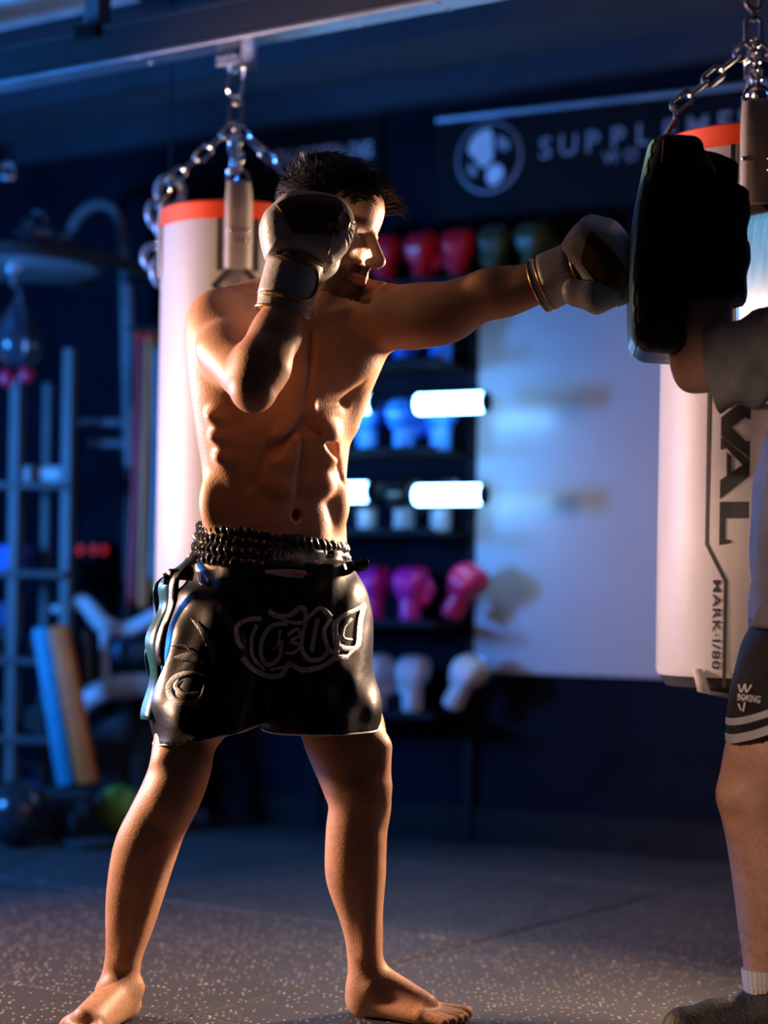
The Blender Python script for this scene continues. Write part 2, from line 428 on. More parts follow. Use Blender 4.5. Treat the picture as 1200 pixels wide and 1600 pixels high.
# pale panel on the ceiling
lp = P(40, -10, 5.35)
cp = thing('ceiling_panel', 'pale flat ceiling panel above the end of the bag rail', 'panel', (-1.14, 5.47, CEIL - 0.035), rot=(0, 0, -RA))
MB().box((0, 0, 0.01), (0.90, 0.36, 0.03)).obj('frame', m_black, cp, sm=False)
MB().box((0, 0, -0.008), (0.86, 0.32, 0.008)).obj('sheet', mat('white_ceiling_sheet', (0.75, 0.75, 0.75), 0.6), cp, sm=False)

# ================================================================== THE FIGHTER
SK = mat('skin_tan', (0.60, 0.315, 0.185), 0.50, var=0.10, nscale=22, bump=0.10, bscale=220, attr='tint', spec=0.45)
SK.node_tree.nodes['Principled BSDF'].inputs['Subsurface Weight'].default_value = 0.0
def schain(S, pts, k=0.006, n=7):
    P4 = np.array([[*p, r] for p, r in pts]); out = []
    for i in range(len(P4) - 1):
        p0, p1, p2, p3 = P4[max(i - 1, 0)], P4[i], P4[i + 1], P4[min(i + 2, len(P4) - 1)]
        for j in range(n):
            t = j / n; out.append(0.5 * (2 * p1 + (p2 - p0) * t + (2 * p0 - 5 * p1 + 4 * p2 - p3) * t * t + (3 * p1 - p0 - 3 * p2 + p3) * t ** 3))
    out.append(P4[-1])
    S.chain([(q[:3], q[3]) for q in out], k)
def head_prims(S, M, k=0.012, ears=True):
    """adds a head to S.  M: 4x4, local x = forward, y = the person's left, z = up; origin mid skull"""
    B = np.array(M.to_3x3().transposed()); T = lambda f, s, u: M @ V((f, s, u))
    def E(c, r, k=k, cut=False, rot=None): S.ell(T(*c), r, (np.array(rot.transposed()) @ B) if rot is not None else B, k, cut)
    E((-0.012, 0, 0.030), (0.098, 0.077, 0.088)); E((0.030, 0, -0.020), (0.062, 0.066, 0.085), 0.03)
    E((0.035, 0, -0.070), (0.052, 0.050, 0.052), 0.025)
    for s in (-1, 1):
        S.rc(T(-0.012, s * 0.056, -0.052), T(0.030, s * 0.042, -0.100), 0.018, 0.018, 0.02)
        S.rc(T(0.030, s * 0.042, -0.100), T(0.070, s * 0.012, -0.118), 0.017, 0.018, 0.018)
        E((0.060, s * 0.046, -0.036), (0.022, 0.020, 0.016), 0.018)          # cheekbone
        S.rc(T(0.080, s * 0.014, 0.016), T(0.066, s * 0.052, 0.014), 0.010, 0.009, 0.014)   # brow
        E((0.094, s * 0.031, -0.006), (0.016, 0.017, 0.012), 0.012, True)    # socket
        S.rc(T(0.0865, s * 0.017, 0.0015), T(0.0800, s * 0.046, 0.000), 0.0062, 0.0062, 0.005); S.rc(T(0.0855, s * 0.018, -0.0150), T(0.0790, s * 0.045, -0.0140), 0.0055, 0.0055, 0.006)   # lids
        E((0.112, s * 0.012, -0.050), (0.011, 0.009, 0.009), 0.007)          # nostril wing
        S.rc(T(0.101, s * 0.004, -0.0795), T(0.086, s * 0.024, -0.083), 0.0062, 0.003, 0.006)   # upper lip
        S.rc(T(0.100, s * 0.002, -0.091), T(0.087, s * 0.021, -0.088), 0.0075, 0.003, 0.006)    # lower lip
        if ears:
            E((-0.012, s * 0.079, -0.018), (0.020, 0.008, 0.032), 0.006); E((-0.010, s * 0.088, -0.014), (0.010, 0.007, 0.018), 0.006, True)
    E((0.076, 0, -0.117), (0.018, 0.020, 0.016), 0.016)
    E((0.055, 0, 0.048), (0.042, 0.058, 0.040), 0.03)                        # forehead
    S.rc(T(0.090, 0, 0.004), T(0.124, 0, -0.040), 0.0085, 0.0105, 0.012); E((0.123, 0, -0.044), (0.0125, 0.0115, 0.0105), 0.006)
    S.rc(T(0.103, 0, -0.060), T(0.100, 0, -0.072), 0.006, 0.006, 0.01)
    S.rc(T(0.099, -0.02, -0.0855), T(0.099, 0.02, -0.0855), 0.0015, 0.0015, 0.003, True)       # mouth line
def frame(fwd, up):
    f = V(fwd).normalized(); l = V(up).cross(f).normalized(); u = f.cross(l)
    return Matrix(((f.x, l.x, u.x), (f.y, l.y, u.y), (f.z, l.z, u.z)))
TYAW = R(22)                                     # chest turned a little toward the pads
HEADC = P(513, 352, 3.665)
hy = R(66); hp = R(-16)
hf = V((math.sin(hy) * math.cos(hp), -math.cos(hy) * math.cos(hp), math.sin(hp)))
HEADM = Matrix.Translation(HEADC) @ frame(hf, (0.06, -0.05, 1)).to_4x4()

def W2(px0, px1, py, Y): return P((px0 + px1) / 2, py, Y), (px1 - px0) / 2 / FPX * Y
TORSO = []
for (x0, x1, py, Y, b) in ((300, 540, 935, 3.72, 0.112), (310, 542, 870, 3.715, 0.105), (319, 540, 805, 3.71, 0.096), (318, 541, 740, 3.70, 0.098),
                           (309, 548, 680, 3.69, 0.106), (300, 560, 615, 3.68, 0.114), (298, 578, 555, 3.675, 0.112), (330, 590, 505, 3.675, 0.098), (372, 575, 470, 3.675, 0.072)):
    c, a = W2(x0, x1, py, Y); a = math.sqrt(max(a * a - (b * math.sin(TYAW)) ** 2, 1e-4)) / math.cos(TYAW)
    TORSO.append((c, a, b))
def fighter_field(S):
    S.loft(TORSO, TYAW, 0.02)
    surf = {}
    def on(px, py, sink): return S.front(px, py, sink)
    tb = np.array(Matrix.Rotation(TYAW, 3, 'Z').transposed())
    # gather surface points before adding muscles
    cl = lambda py: np.interp(py, [500, 560, 650, 700, 750, 805, 860], [489, 486, 480, 475, 469, 462, 458])
    abs_ = [(on(cl(py) + s * ox, py, 0.0065), (0.031, 0.014, rz)) for py, ox, rz in ((677, 29, 0.021), (716, 30, 0.021), (757, 30, 0.022)) for s in (-1, 1)]
    low = [(on(cl(822) + s * 24, 822, 0.010), (0.032, 0.016, 0.042)) for s in (-1, 1)]
    pec = [(on(530, 556, 0.022), (0.072, 0.036, 0.062)), (on(432, 562, 0.022), (0.082, 0.036, 0.062))]
    ser = [(on(x, y, 0.0095), (0.034, 0.014, 0.013)) for x, y in ((350, 652), (354, 684), (362, 716))]
    ser2 = [(on(x, y, 0.0125), (0.024, 0.016, 0.014)) for x, y in ((533, 655), (532, 690), (528, 724))]
    obl = [(on(340, 785, 0.022), (0.034, 0.026, 0.050)), (on(525, 785, 0.014), (0.026, 0.020, 0.050))]
    cuts = [(on(cl(py), py, -0.001), on(cl(py + 55), py + 55, -0.001)) for py in (500, 555, 610, 665, 720)]
    rib = [on(478, 660, 0.0), on(425, 705, 0.0), on(392, 760, 0.0)]; rib2 = [on(482, 660, 0.0), on(520, 702, 0.0), on(534, 750, 0.0)]
    pecl = [on(500, 632, 0.0), on(540, 628, 0.0), on(570, 600, 0.0)]
    nav = on(463, 805, -0.002); nip = on(553, 604, 0.0)
    for c, r in pec: S.ell(c, r, tb, 0.022)
    for c, r in abs_ + low + ser: S.ell(c, r, tb, 0.020)
    for c, r in obl: S.ell(c, r, tb, 0.02)
    for a, b in cuts: S.rc(a, b, 0.003, 0.003, 0.014, True)
    for L, r_ in ((rib, 0.006), (rib2, 0.003)): S.rc(L[0], L[1], r_, r_, 0.02, True); S.rc(L[1], L[2], r_ * .8, r_ * .5, 0.018, True)
    S.rc(pecl[0], pecl[1], 0.002, 0.002, 0.018, True); S.rc(pecl[1], pecl[2], 0.002, 0.001, 0.018, True)
    S.ell(nav, (0.009, 0.022, 0.011), tb, 0.007, True); S.ell(nip, (0.006, 0.005, 0.006), None, 0.004)
    # neck, trapezius, collar bones
    S.chain([(P(468, 505, 3.70), 0.070), (P(486, 450, 3.69), 0.060), (P(497, 405, 3.685), 0.060)], 0.03)
    S.rc(P(480, 452, 3.70), P(365, 478, 3.70), 0.045, 0.040, 0.035); S.rc(P(490, 455, 3.70), P(590, 470, 3.69), 0.042, 0.038, 0.035)
    S.rc(P(488, 497, 3.585), P(580, 470, 3.64), 0.010, 0.010, 0.016); S.rc(P(470, 500, 3.585), P(370, 478, 3.62), 0.010, 0.010, 0.016)
    S.rc(P(520, 430, 3.62), P(490, 497, 3.59), 0.014, 0.010, 0.018)
    # his right arm, folded up with the glove at the temple
    sh = P(345, 512, 3.655); el = P(396, 606, 3.415); wr = P(452, 462, 3.50)
    S.ell(P(340, 508, 3.645), (0.058, 0.066, 0.068), None, 0.03)
    S.chain([(sh, 0.058), (sh.lerp(el, .45), 0.054), (el, 0.040)], 0.025)
    S.rc(P(345, 545, 3.55), P(385, 590, 3.47), 0.044, 0.036, 0.02)
    S.rc(el, el + V((0.0, -0.004, -0.012)), 0.034, 0.029, 0.012)
    S.chain([(el, 0.038), (P(408, 572, 3.43), 0.050), (P(432, 520, 3.465), 0.043), (wr, 0.031)], 0.018)
    S.rc(P(384, 580, 3.44), P(412, 530, 3.47), 0.030, 0.026, 0.014)                     # brachioradialis
    S.rc(wr, P(468, 420, 3.51), 0.03, 0.034, 0.02)
    # his left arm, thrown straight at the pad
    s2 = P(588, 492, 3.655); e2 = P(752, 464, 3.56); w2 = P(876, 430, 3.50)
    S.ell(P(602, 490, 3.645), (0.062, 0.060, 0.054), None, 0.035)
    schain(S, [(s2, 0.060), (P(650, 497, 3.62), 0.057), (P(700, 486, 3.59), 0.052), (e2, 0.044), (P(790, 457, 3.54), 0.043), (P(835, 443, 3.515), 0.037), (w2, 0.032), (P(930, 402, 3.485), 0.034)], 0.006)
    S.ell(P(680, 506, 3.585), (0.060, 0.034, 0.032), None, 0.025); S.ell(P(775, 444, 3.535), (0.050, 0.028, 0.026), None, 0.022)
    S.ell(P(672, 470, 3.62), (0.060, 0.034, 0.030), None, 0.025)
    # lat / armpit web
    S.rc(P(582, 520, 3.68), P(545, 660, 3.71), 0.040, 0.012, 0.04); S.rc(P(335, 545, 3.69), P(330, 680, 3.72), 0.048, 0.012, 0.04)
    # pelvis and legs (mostly under the shorts)
    S.ell(P(428, 965, 3.72), (0.148, 0.105, 0.10), None, 0.03)
    def leg(rows): schain(S, [(P((a + b) / 2, py, Y), (b - a) / 2 / FPX * Y) for py, a, b, Y in rows], 0.004)
    leg([(985, 285, 425, 3.69), (1080, 262, 388, 3.65), (1150, 243, 340, 3.62), (1205, 234, 327, 3.60), (1245, 219, 312, 3.588), (1285, 199, 291, 3.590),
         (1330, 178, 275, 3.60), (1390, 168, 256, 3.612), (1440, 166, 240, 3.615), (1490, 166, 222, 3.615), (1530, 160, 216, 3.615)])
    leg([(985, 450, 558, 3.74), (1080, 458, 580, 3.71), (1147, 474, 602, 3.69), (1215, 501, 606, 3.672), (1255, 515, 610, 3.665), (1295, 511, 604, 3.67),
         (1340, 509, 602, 3.68), (1375, 512, 601, 3.69), (1430, 531, 597, 3.695), (1470, 541, 597, 3.70), (1520, 545, 596, 3.70), (1545, 545, 598, 3.70)])
    # knee caps, shins, calves
    S.ell(P(268, 1250, 3.553), (0.032, 0.024, 0.036), None, 0.03); S.ell(P(250, 1302, 3.560), (0.018, 0.016, 0.024), None, 0.02)
    S.ell(P(580, 1240, 3.630), (0.034, 0.028, 0.036), None, 0.025); S.ell(P(574, 1292, 3.638), (0.018, 0.014, 0.024), None, 0.02)
    S.rc(P(250, 1318, 3.565), P(196, 1500, 3.592), 0.020, 0.012, 0.02); S.rc(P(575, 1315, 3.640), P(576, 1490, 3.675), 0.020, 0.012, 0.02)
    S.rc(P(262, 1190, 3.575), P(272, 1230, 3.565), 0.024, 0.016, 0.02); S.rc(P(300, 1190, 3.58), P(288, 1235, 3.57), 0.032, 0.022, 0.02)
    S.rc(P(585, 1170, 3.65), P(592, 1222, 3.64), 0.034, 0.020, 0.02); S.rc(P(530, 1180, 3.66), P(548, 1232, 3.65), 0.034, 0.022, 0.02)
    # feet
    a1 = P(187, 1548, 3.612); g = lambda x, y, z: V((x, y, z))
    S.ell(a1 + V((-.034, .005, .0)), (.012, .014, .014), None, .012); S.ell(a1 + V((.034, .0, .008)), (.012, .014, .014), None, .012)
    S.rc(a1 + V((0, .005, 0)), g(a1.x + .004, a1.y + .028, .032), .034, .030, .02)
    S.rc(g(a1.x, a1.y - .01, .055), g(a1.x - .042, a1.y - .125, .030), .036, .028, .02)
    S.rc(g(a1.x + .004, a1.y + .02, .03), g(a1.x - .025, a1.y - .12, .022), .030, .022, .02); S.rc(g(a1.x - .01, a1.y + .01, .028), g(a1.x - .075, a1.y - .11, .018), .026, .017, .02)
    for i, (dx, dy, r) in enumerate(((-.022, -.195, .0135), (-.045, -.192, .0105), (-.063, -.183, .010), (-.080, -.172, .0095), (-.094, -.158, .009))):
        S.rc(g(a1.x - .026 - .013 * i, a1.y - .115 + .004 * i, .020), g(a1.x + dx, a1.y + dy, r + .001), r + .003, r, .005)
    a2 = P(571, 1545, 3.70)
    S.ell(a2 + V((.010, -.034, .006)), (.014, .012, .014), None, .012)
    S.rc(a2, g(a2.x - .004, a2.y + .004, .031), .033, .031, .02)
    S.rc(g(a2.x + .015, a2.y, .072), g(a2.x + .115, a2.y - .045, .030), .033, .024, .022)
    S.rc(g(a2.x, a2.y, .03), g(a2.x + .118, a2.y - .02, .021), .030, .021, .02); S.rc(g(a2.x + .01, a2.y - .01, .026), g(a2.x + .105, a2.y - .075, .016), .026, .016, .02)
    for i, (dx, dy, r) in enumerate(((.193, -.030, .0135), (.188, -.055, .0105), (.178, -.073, .010), (.165, -.089, .0095), (.150, -.103, .009))):
        S.rc(g(a2.x + .120 - .004 * i, a2.y - .025 - .013 * i, .019), g(a2.x + dx, a2.y + dy, r + .001), r + .003, r, .005)
    head_prims(S, HEADM)
    # jaw to neck
    S.rc(HEADM @ V((0.02, 0, -0.10)), P(495, 470, 3.66), 0.040, 0.050, 0.02)
    return {'nip': nip, 'nav': nav}

def two_res_body(fill, lo, hi, zsplit, h1, h2, hlo, hhi):
    """the same implicit surface, meshed fine above zsplit (the head) and coarser below, as one mesh"""
    S1 = SDF(lo, (hi[0], hi[1], zsplit + 4 * h1), h1); info = fill(S1); v1, q1 = S1.net()
    return S1, info, v1, q1
def join_np(parts):
    vs, qs, o = [], [], 0
    for v, q in parts: vs.append(v); qs.append(q + o); o += len(v)
    return np.concatenate(vs), np.concatenate(qs)
S1 = SDF((-0.75, 3.25, -0.006), (0.55, 3.95, 1.80), 0.0045); info = fighter_field(S1)
zs = P(500, 470, 3.66).z
v1, q1 = S1.net()
hl = np.array(HEADC) + (-0.17, -0.17, -0.165); hh = np.array(HEADC) + (0.17, 0.17, 0.16)
S2 = SDF(hl, hh, 0.0022)
S2.chain([(P(468, 505, 3.70), 0.070), (P(486, 450, 3.69), 0.060), (P(497, 405, 3.685), 0.060)], 0.03)
S2.rc(P(480, 452, 3.70), P(365, 478, 3.70), 0.045, 0.040, 0.035); S2.rc(P(490, 455, 3.70), P(590, 470, 3.69), 0.042, 0.038, 0.035)
S2.rc(P(520, 430, 3.62), P(490, 497, 3.59), 0.014, 0.010, 0.018)
head_prims(S2, HEADM); S2.rc(HEADM @ V((0.02, 0, -0.10)), P(495, 470, 3.66), 0.040, 0.050, 0.02)
v2, q2 = S2.net()
# split along the jaw line: fine head above, body below
Hinv = np.array(HEADM.inverted())
def hloc(v): return v @ Hinv[:3, :3].T + Hinv[:3, 3]
def above(v): l = hloc(v); return (l[:, 2] > -0.128) & (np.linalg.norm(l[:, :2], axis=1) < 0.15)
q1 = q1[~above(v1)[q1].all(1)]; q2 = q2[above(v2)[q2].any(1)]
bv, bq = join_np(((v1, q1), (v2, q2)))
used = np.unique(bq); re = np.full(len(bv), -1); re[used] = np.arange(len(used)); bv = bv[used]; bq = re[bq]
me = np_mesh('body', bv, bq); me.materials.append(SK)
# natural colouring: stubble, brows, lips, nipple, leg hair
def paint(me, v, Minv, hair=(0.10, 0.07, 0.055), extra=()):
    l = v @ Minv[:3, :3].T + Minv[:3, 3]; f, s, u = l[:, 0], np.abs(l[:, 1]), l[:, 2]
    tint = np.ones((len(v), 4), np.float32)
    def blend(wt, c): tint[:, :3] = tint[:, :3] * (1 - wt[:, None]) + np.array(c)[None] * wt[:, None]
    nz = rng.random(len(v))
    ss = lambda x, a, b: np.clip((x - a) / (b - a), 0, 1)
    head = (np.linalg.norm(l, axis=1) < 0.19)
    beard = (np.linalg.norm(l, axis=1) < 0.153) * ss(-u, 0.060, 0.074) * ss(f, -0.025, 0.01) * ss(u, -0.150, -0.128)
    beard = np.maximum(beard * (1 - ss(-u, 0.0, 0.06) * 0), head * ss(-u, 0.03, 0.05) * ss(0.02 - f, 0, 0.02) * ss(f, -0.03, -0.015) * (s > 0.045))
    blend(np.clip(beard * (0.72 + 0.28 * nz), 0, 1) * 0.86, hair)
    mous = head * ss(-u, 0.0555, 0.061) * ss(u, -0.0785, -0.073) * (s < 0.032) * ss(f, 0.075, 0.088); blend(mous * 0.9, hair)
    brow = head * ss(u, 0.012, 0.016) * ss(-u, -0.030, -0.024) * ss(f, 0.05, 0.065) * ss(s, 0.010, 0.016) * (s < 0.058); blend(brow * 0.9, hair)
    lips = head * ss(u, -0.097, -0.093) * ss(-u, 0.074, 0.077) * ss(0.024 - s, 0, 0.006) * (f > 0.088); blend(lips, (0.95, 0.62, 0.62))
    for c, r, colr, st in extra:
        dd = np.linalg.norm(v - np.array(c)[None], axis=1); blend(np.clip(1.4 - dd / r * 1.4, 0, 1) * st, colr)
    low = ss(-v[:, 2], -0.75, -0.2); blend(low * (nz > 0.80) * 0.25, (0.25, 0.2, 0.18))
    at = me.attributes.new('tint', 'FLOAT_COLOR', 'POINT'); at.data.foreach_set('color', tint.ravel())
paint(me, bv, Hinv, extra=((info['nip'], 0.016, (0.45, 0.3, 0.28), 0.9),))
fighter = thing('person', 'barefoot shirtless fighter in black shorts throwing a straight punch with guard raised', 'person', (-0.25, 3.65, 0))
body = link('body', me, fighter, world=True)

# eyes
m_eye = mat('eye_white', (0.75, 0.70, 0.66), 0.15, var=0.03); m_iris = mat('eye_brown', (0.05, 0.025, 0.015), 0.1)
gaze = (HEADM.to_3x3().inverted() @ V((0.80, -0.60, 0.02))).normalized()
for s in (-1, 1):
    ec = V((0.0765, s * 0.031, -0.0065)); e = MB().ball(HEADM @ ec, 0.0115, 20).obj('eye', m_eye, fighter, world=True)
    MB().ball(HEADM @ (ec + gaze * 0.0078), 0.0052, 14).obj('iris', m_iris, e).matrix_parent_inverse = mw(e).inverted()

# hair: dense cap plus combed strands thrown forward over the brow
m_hair = mat('hair_dark', (0.013, 0.0095, 0.008), 0.42, var=0.4, nscale=60)
def make_hair(M, parent, nst=1500, lift=0.034, quiff=True):
    lo = np.array(M.translation) - 0.17; hi = np.array(M.translation) + 0.19
    S = SDF(lo, hi, 0.0035); B = np.array(M.to_3x3().transposed())
    S.ell(M @ V((-0.014, 0, 0.036)), (0.105, 0.084, 0.094), B, 0.01)
    S.ell(M @ V((0.020, 0, 0.085)), (0.072, 0.062, 0.048), B, 0.02)
    S.put(lambda X, Y, Z: 1.0 * ((X - M.translation.x) * B[0, 0] + (Y - M.translation.y) * B[0, 1] + (Z - M.translation.z) * B[0, 2] - 0.030
          - 0.55 * np.clip((X - M.translation.x) * B[2, 0] + (Y - M.translation.y) * B[2, 1] + (Z - M.translation.z) * B[2, 2] - 0.045, -0.2, 0.07)) * -1, lo, hi, 0.008, True)
    S.put(lambda X, Y, Z: ((X - M.translation.x) * B[2, 0] + (Y - M.translation.y) * B[2, 1] + (Z - M.translation.z) * B[2, 2] + 0.035
          + 0.1 * ((X - M.translation.x) * B[0, 0] + (Y - M.translation.y) * B[0, 1])), lo, hi, 0.008, True)
    v, q = S.net(); cap = np_mesh('hair', v, q); cap.materials.append(m_hair); h = link('hair', cap, parent, world=True)
    b = MB(); r2 = random.Random(3)
    for i in range(nst):
        a = r2.uniform(-1.25, 1.25); t = r2.random()
        f = 0.088 - 0.17 * t; s = 0.074 * math.sin(a) * (1 - 0.15 * t)
        base = V((f, s, 0.035 + 0.088 * math.cos(a) * math.sqrt(max(1 - ((f + 0.012) / 0.115) ** 2, 0.05))))
        fr = max(0, 1 - t * 1.6)
        L = r2.uniform(0.020, 0.034) + fr * r2.uniform(0.0, 0.016)
        dirv = V((0.55 + 0.9 * fr + r2.uniform(-.3, .3), s * 3 + r2.uniform(-.35, .35), 0.50 + r2.uniform(-.2, .5))).normalized()
        bend = V((0.35, r2.uniform(-.2, .2), -0.55 - 0.3 * fr)) * L * 0.5
        pts = [base - dirv * 0.012, base + dirv * L * 0.5, base + dirv * L + bend]
        rad = r2.uniform(0.0011, 0.0023)
        b.tube([M @ p for p in pts], [rad, rad * 0.8, rad * 0.12], 3, cap=False)
    for i in range(nst):
        a = r2.uniform(0, 2 * math.pi); zz_ = r2.uniform(-0.25, 0.85); rr_ = math.sqrt(1 - zz_ * zz_)
        base = V((-0.014 + 0.106 * rr_ * math.cos(a), 0.085 * rr_ * math.sin(a), 0.036 + 0.095 * zz_))
        if base.x > 0.03 + 0.5 * max(base.z - 0.045, -0.05): continue
        n_ = V((rr_ * math.cos(a), rr_ * math.sin(a) * 1.2, zz_)); dv = (n_ * 0.5 + V((0.35 + r2.uniform(-.4, .4), r2.uniform(-.3, .3), -0.35 + zz_))).normalized()
        L = 0.006 + 0.014 * max(zz_, 0); b.tube([M @ (base - n_ * 0.003), M @ (base + dv * L)], [0.0013, 0.0002], 3, cap=False)
    st = b.mesh('hair_strands', m_hair); so = link('hair_strands', st, h); so.matrix_parent_inverse = mw(h).inverted(); so['kind'] = 'stuff'
    return h
make_hair(HEADM, fighter)

# ------------------------------------------------------------------ shorts
m_satin = mat('black_satin', (0.009, 0.009, 0.010), 0.36, var=0.2, nscale=30, bump=0.16, bscale=22, spec=0.5)
m_silver = mat('silver_embroidery', (0.60, 0.59, 0.57), 0.42, 0.3, var=0.25, nscale=150, bump=0.3, bscale=400)
m_dsilver = mat('grey_satin_applique', (0.14, 0.135, 0.135), 0.40, 0.2, var=0.3, nscale=200, bump=0.2, bscale=300)
m_hem = mat('white_piping', (0.75, 0.74, 0.72), 0.5)
m_teal = mat('teal_satin', (0.02, 0.10, 0.13), 0.28, var=0.3)
def secs(rows): 
    out = []
    for py, a, b, Y, dep in rows:
        c, hw = W2(a, b, py, Y); out.append((c, hw, dep))
    return out
def fold(ax, ay, az, amp, ph=0.0):
    return lambda X, Y, Z, u, v: amp * np.sin(X * ax + Y * ay + Z * az + ph + 2.0 * np.sin(Z * 21 + X * 13)) + amp * 0.6 * np.sin(X * ax * 1.7 - Z * 34 + ph)
S = SDF((-0.52, 3.42, 0.42), (0.08, 3.98, 1.02), 0.0045)
hemA = (P(300, 1152, 3.62), V((0.20, 0.05, -1)).normalized()); hemB = (P(500, 1139, 3.69), V((0.02, 0.04, -1)).normalized())
legA = secs(((880, 318, 470, 3.715, 0.110), (930, 272, 470, 3.71, 0.125), (985, 250, 455, 3.69, 0.130), (1050, 240, 440, 3.67, 0.130), (1110, 236, 418, 3.65, 0.128), (1195, 238, 398, 3.63, 0.125)))
legB = secs(((880, 400, 548, 3.72, 0.110), (930, 392, 574, 3.715, 0.120), (985, 395, 581, 3.71, 0.128), (1050, 398, 584, 3.70, 0.128), (1110, 407, 596, 3.69, 0.124), (1180, 414, 604, 3.685, 0.122)))
S.loft(secs(((858, 305, 545, 3.712, 0.115), (885, 302, 551, 3.715, 0.118), (930, 292, 570, 3.715, 0.126), (1000, 290, 560, 3.71, 0.12))), R(12), 0.02, mod=fold(95, 60, 10, 0.0018))
S.loft(legA, R(10), 0.014, mod=fold(60, 40, 18, 0.0030), planes=[hemA])
S.loft(legB, R(8), 0.014, mod=fold(70, -30, 22, 0.0030, 1.0), planes=[hemB])
# legs hollow at the hem
S.loft([(c + V((0, 0, -0.03)), a - 0.010, b - 0.010) for c, a, b in legA[4:]] , R(10), 0.004, True); S.loft([(c + V((0, 0, -0.03)), a - 0.010, b - 0.010) for c, a, b in legB[4:]], R(8), 0.004, True)
sv, sq = S.net(); sme = np_mesh('shorts', sv, sq); sme.materials.append(m_satin)
shorts = link('shorts', sme, fighter, world=True); shorts['label'] = 'black satin fight shorts with silver embroidery'
BVS = BVHTree.FromPolygons([tuple(x) for x in sv], [tuple(int(i) for i in q) for q in sq])
CAMP = V((0, 0, CAMZ))
def drape(px, py, bvh, off=0.003, Y=3.6):
    """point on a surface as seen at a photo pixel, lifted off by a few millimetres along the normal"""
    d = (P(px, py, Y) - CAMP).normalized(); hit = bvh.ray_cast(CAMP, d)
    if hit[0] is None: return None
    n = hit[1]; n = n if n.dot(d) < 0 else -n
    return hit[0] + n * off
def ribbon(name, pts, width, m, parent, bvh, off=0.003, na=3, taper=False, n=6):
    """flat strip sewn onto a surface along a traced line"""
    L = spline([(x, y, 0) for x, y in pts], n); rows = []
    for i, p in enumerate(L):
        t = (L[min(i + 1, len(L) - 1)] - L[max(i - 1, 0)]).normalized(); nn = V((-t.y, t.x, 0)); f = i / (len(L) - 1)
        wd = width * ((0.25 + 0.75 * math.sin(math.pi * min(max(f, 0.04), 0.96))) if taper else 1)
        row = []
        for k in range(na):
            q = p + nn * wd * (k / (na - 1) - 0.5)
            r = drape(q.x, q.y, bvh, off + 0.0012 * math.sin(math.pi * k / (na - 1)))
            if r is None: row = None; break
            row.append(r)
        if row: rows.append(row)
    if len(rows) < 2: return None
    o = MB().strip(rows).obj(name, m, parent); o.matrix_parent_inverse = mw(parent).inverted(); return o
zq = lambda L: [(220 + x / 3, 780 + y / 3) for x, y in L]       # traced in a 3x enlargement
strokes = [
    ([(600, 520), (640, 548), (700, 545), (745, 508), (772, 528), (775, 585)], 20), ([(640, 545), (690, 575), (760, 580), (800, 545), (845, 512), (890, 552)], 15),
    ([(775, 585), (760, 640), (755, 700), (790, 755), (850, 745), (890, 700)], 18), ([(830, 560), (815, 640), (800, 715)], 16), ([(890, 560), (855, 620), (880, 700), (915, 720), (925, 640)], 16),
    ([(1045, 492), (1000, 520), (950, 545), (912, 590), (920, 690)], 16), ([(1040, 495), (1022, 580), (1010, 690), (960, 700), (925, 690)], 20), ([(985, 560), (950, 600), (945, 650), (985, 660)], 12),
    ([(560, 562), (500, 566), (450, 600), (450, 660), (470, 700)], 17), ([(540, 590), (515, 660), (520, 740), (575, 800)], 16), ([(690, 585), (620, 590), (570, 650), (560, 730), (590, 775), (650, 745), (665, 660)], 18),
    ([(655, 610), (640, 690), (610, 700)], 12), ([(690, 640), (730, 610), (745, 640), (705, 665), (750, 690), (715, 720), (680, 715)], 13),
    ([(470, 742), (510, 790), (580, 825), (660, 825), (700, 770), (760, 800), (850, 785), (910, 745), (965, 742)], 20), ([(600, 800), (660, 790), (720, 780)], 11), ([(960, 740), (1000, 700), (1020, 690)], 12)]
for L, wd in strokes: ribbon('embroidery_stroke', zq(L), wd / 2.5, m_silver, shorts, BVS, 0.0035)
for L, wd in (([(270, 905), (205, 915), (165, 880), (185, 845)], 22), ([(300, 830), (240, 815), (175, 830), (135, 880), (150, 935), (205, 960), (275, 940), (300, 870)], 30), ([(300, 640), (330, 700), (345, 770)], 26), ([(160, 745), (230, 740), (300, 770)], 36),
              ([(240, 560), (290, 620), (310, 690)], 24), ([(150, 690), (210, 690), (245, 720)], 12), ([(275, 345), (285, 400), (320, 390), (300, 350)], 12)):
    ribbon('applique', zq(L), wd / 3, m_dsilver, shorts, BVS, 0.003, taper=True)
# white piped hems
def hem_line(secL, pl, yaw, r):
    c, a, b = secL[-2]; pts = []
    for k in range(48):
        q = 2 * math.pi * k / 48; x, y = (a + 0.001) * math.cos(q), (b + 0.001) * math.sin(q)
        X = c.x + x * math.cos(yaw) - y * math.sin(yaw); Yv = c.y + x * math.sin(yaw) + y * math.cos(yaw)
        Z = pl[0].z - ((X - pl[0].x) * pl[1].x + (Yv - pl[0].y) * pl[1].y) / pl[1].z
        f = BVS.find_nearest(V((X, Yv, Z + 0.004)))
        pts.append(V((f[0].x, f[0].y, Z + 0.002)) + V((f[1].x, f[1].y, 0)) * 0.001)
    return MB().tube(pts, r, 6, closed=True)
for s_, pl, yw in ((legA, hemA, R(10)), (legB, hemB, R(8))):
    o = hem_line(s_, pl, yw, 0.0022).obj('hem_piping', m_hem, shorts); o.matrix_parent_inverse = mw(shorts).inverted()
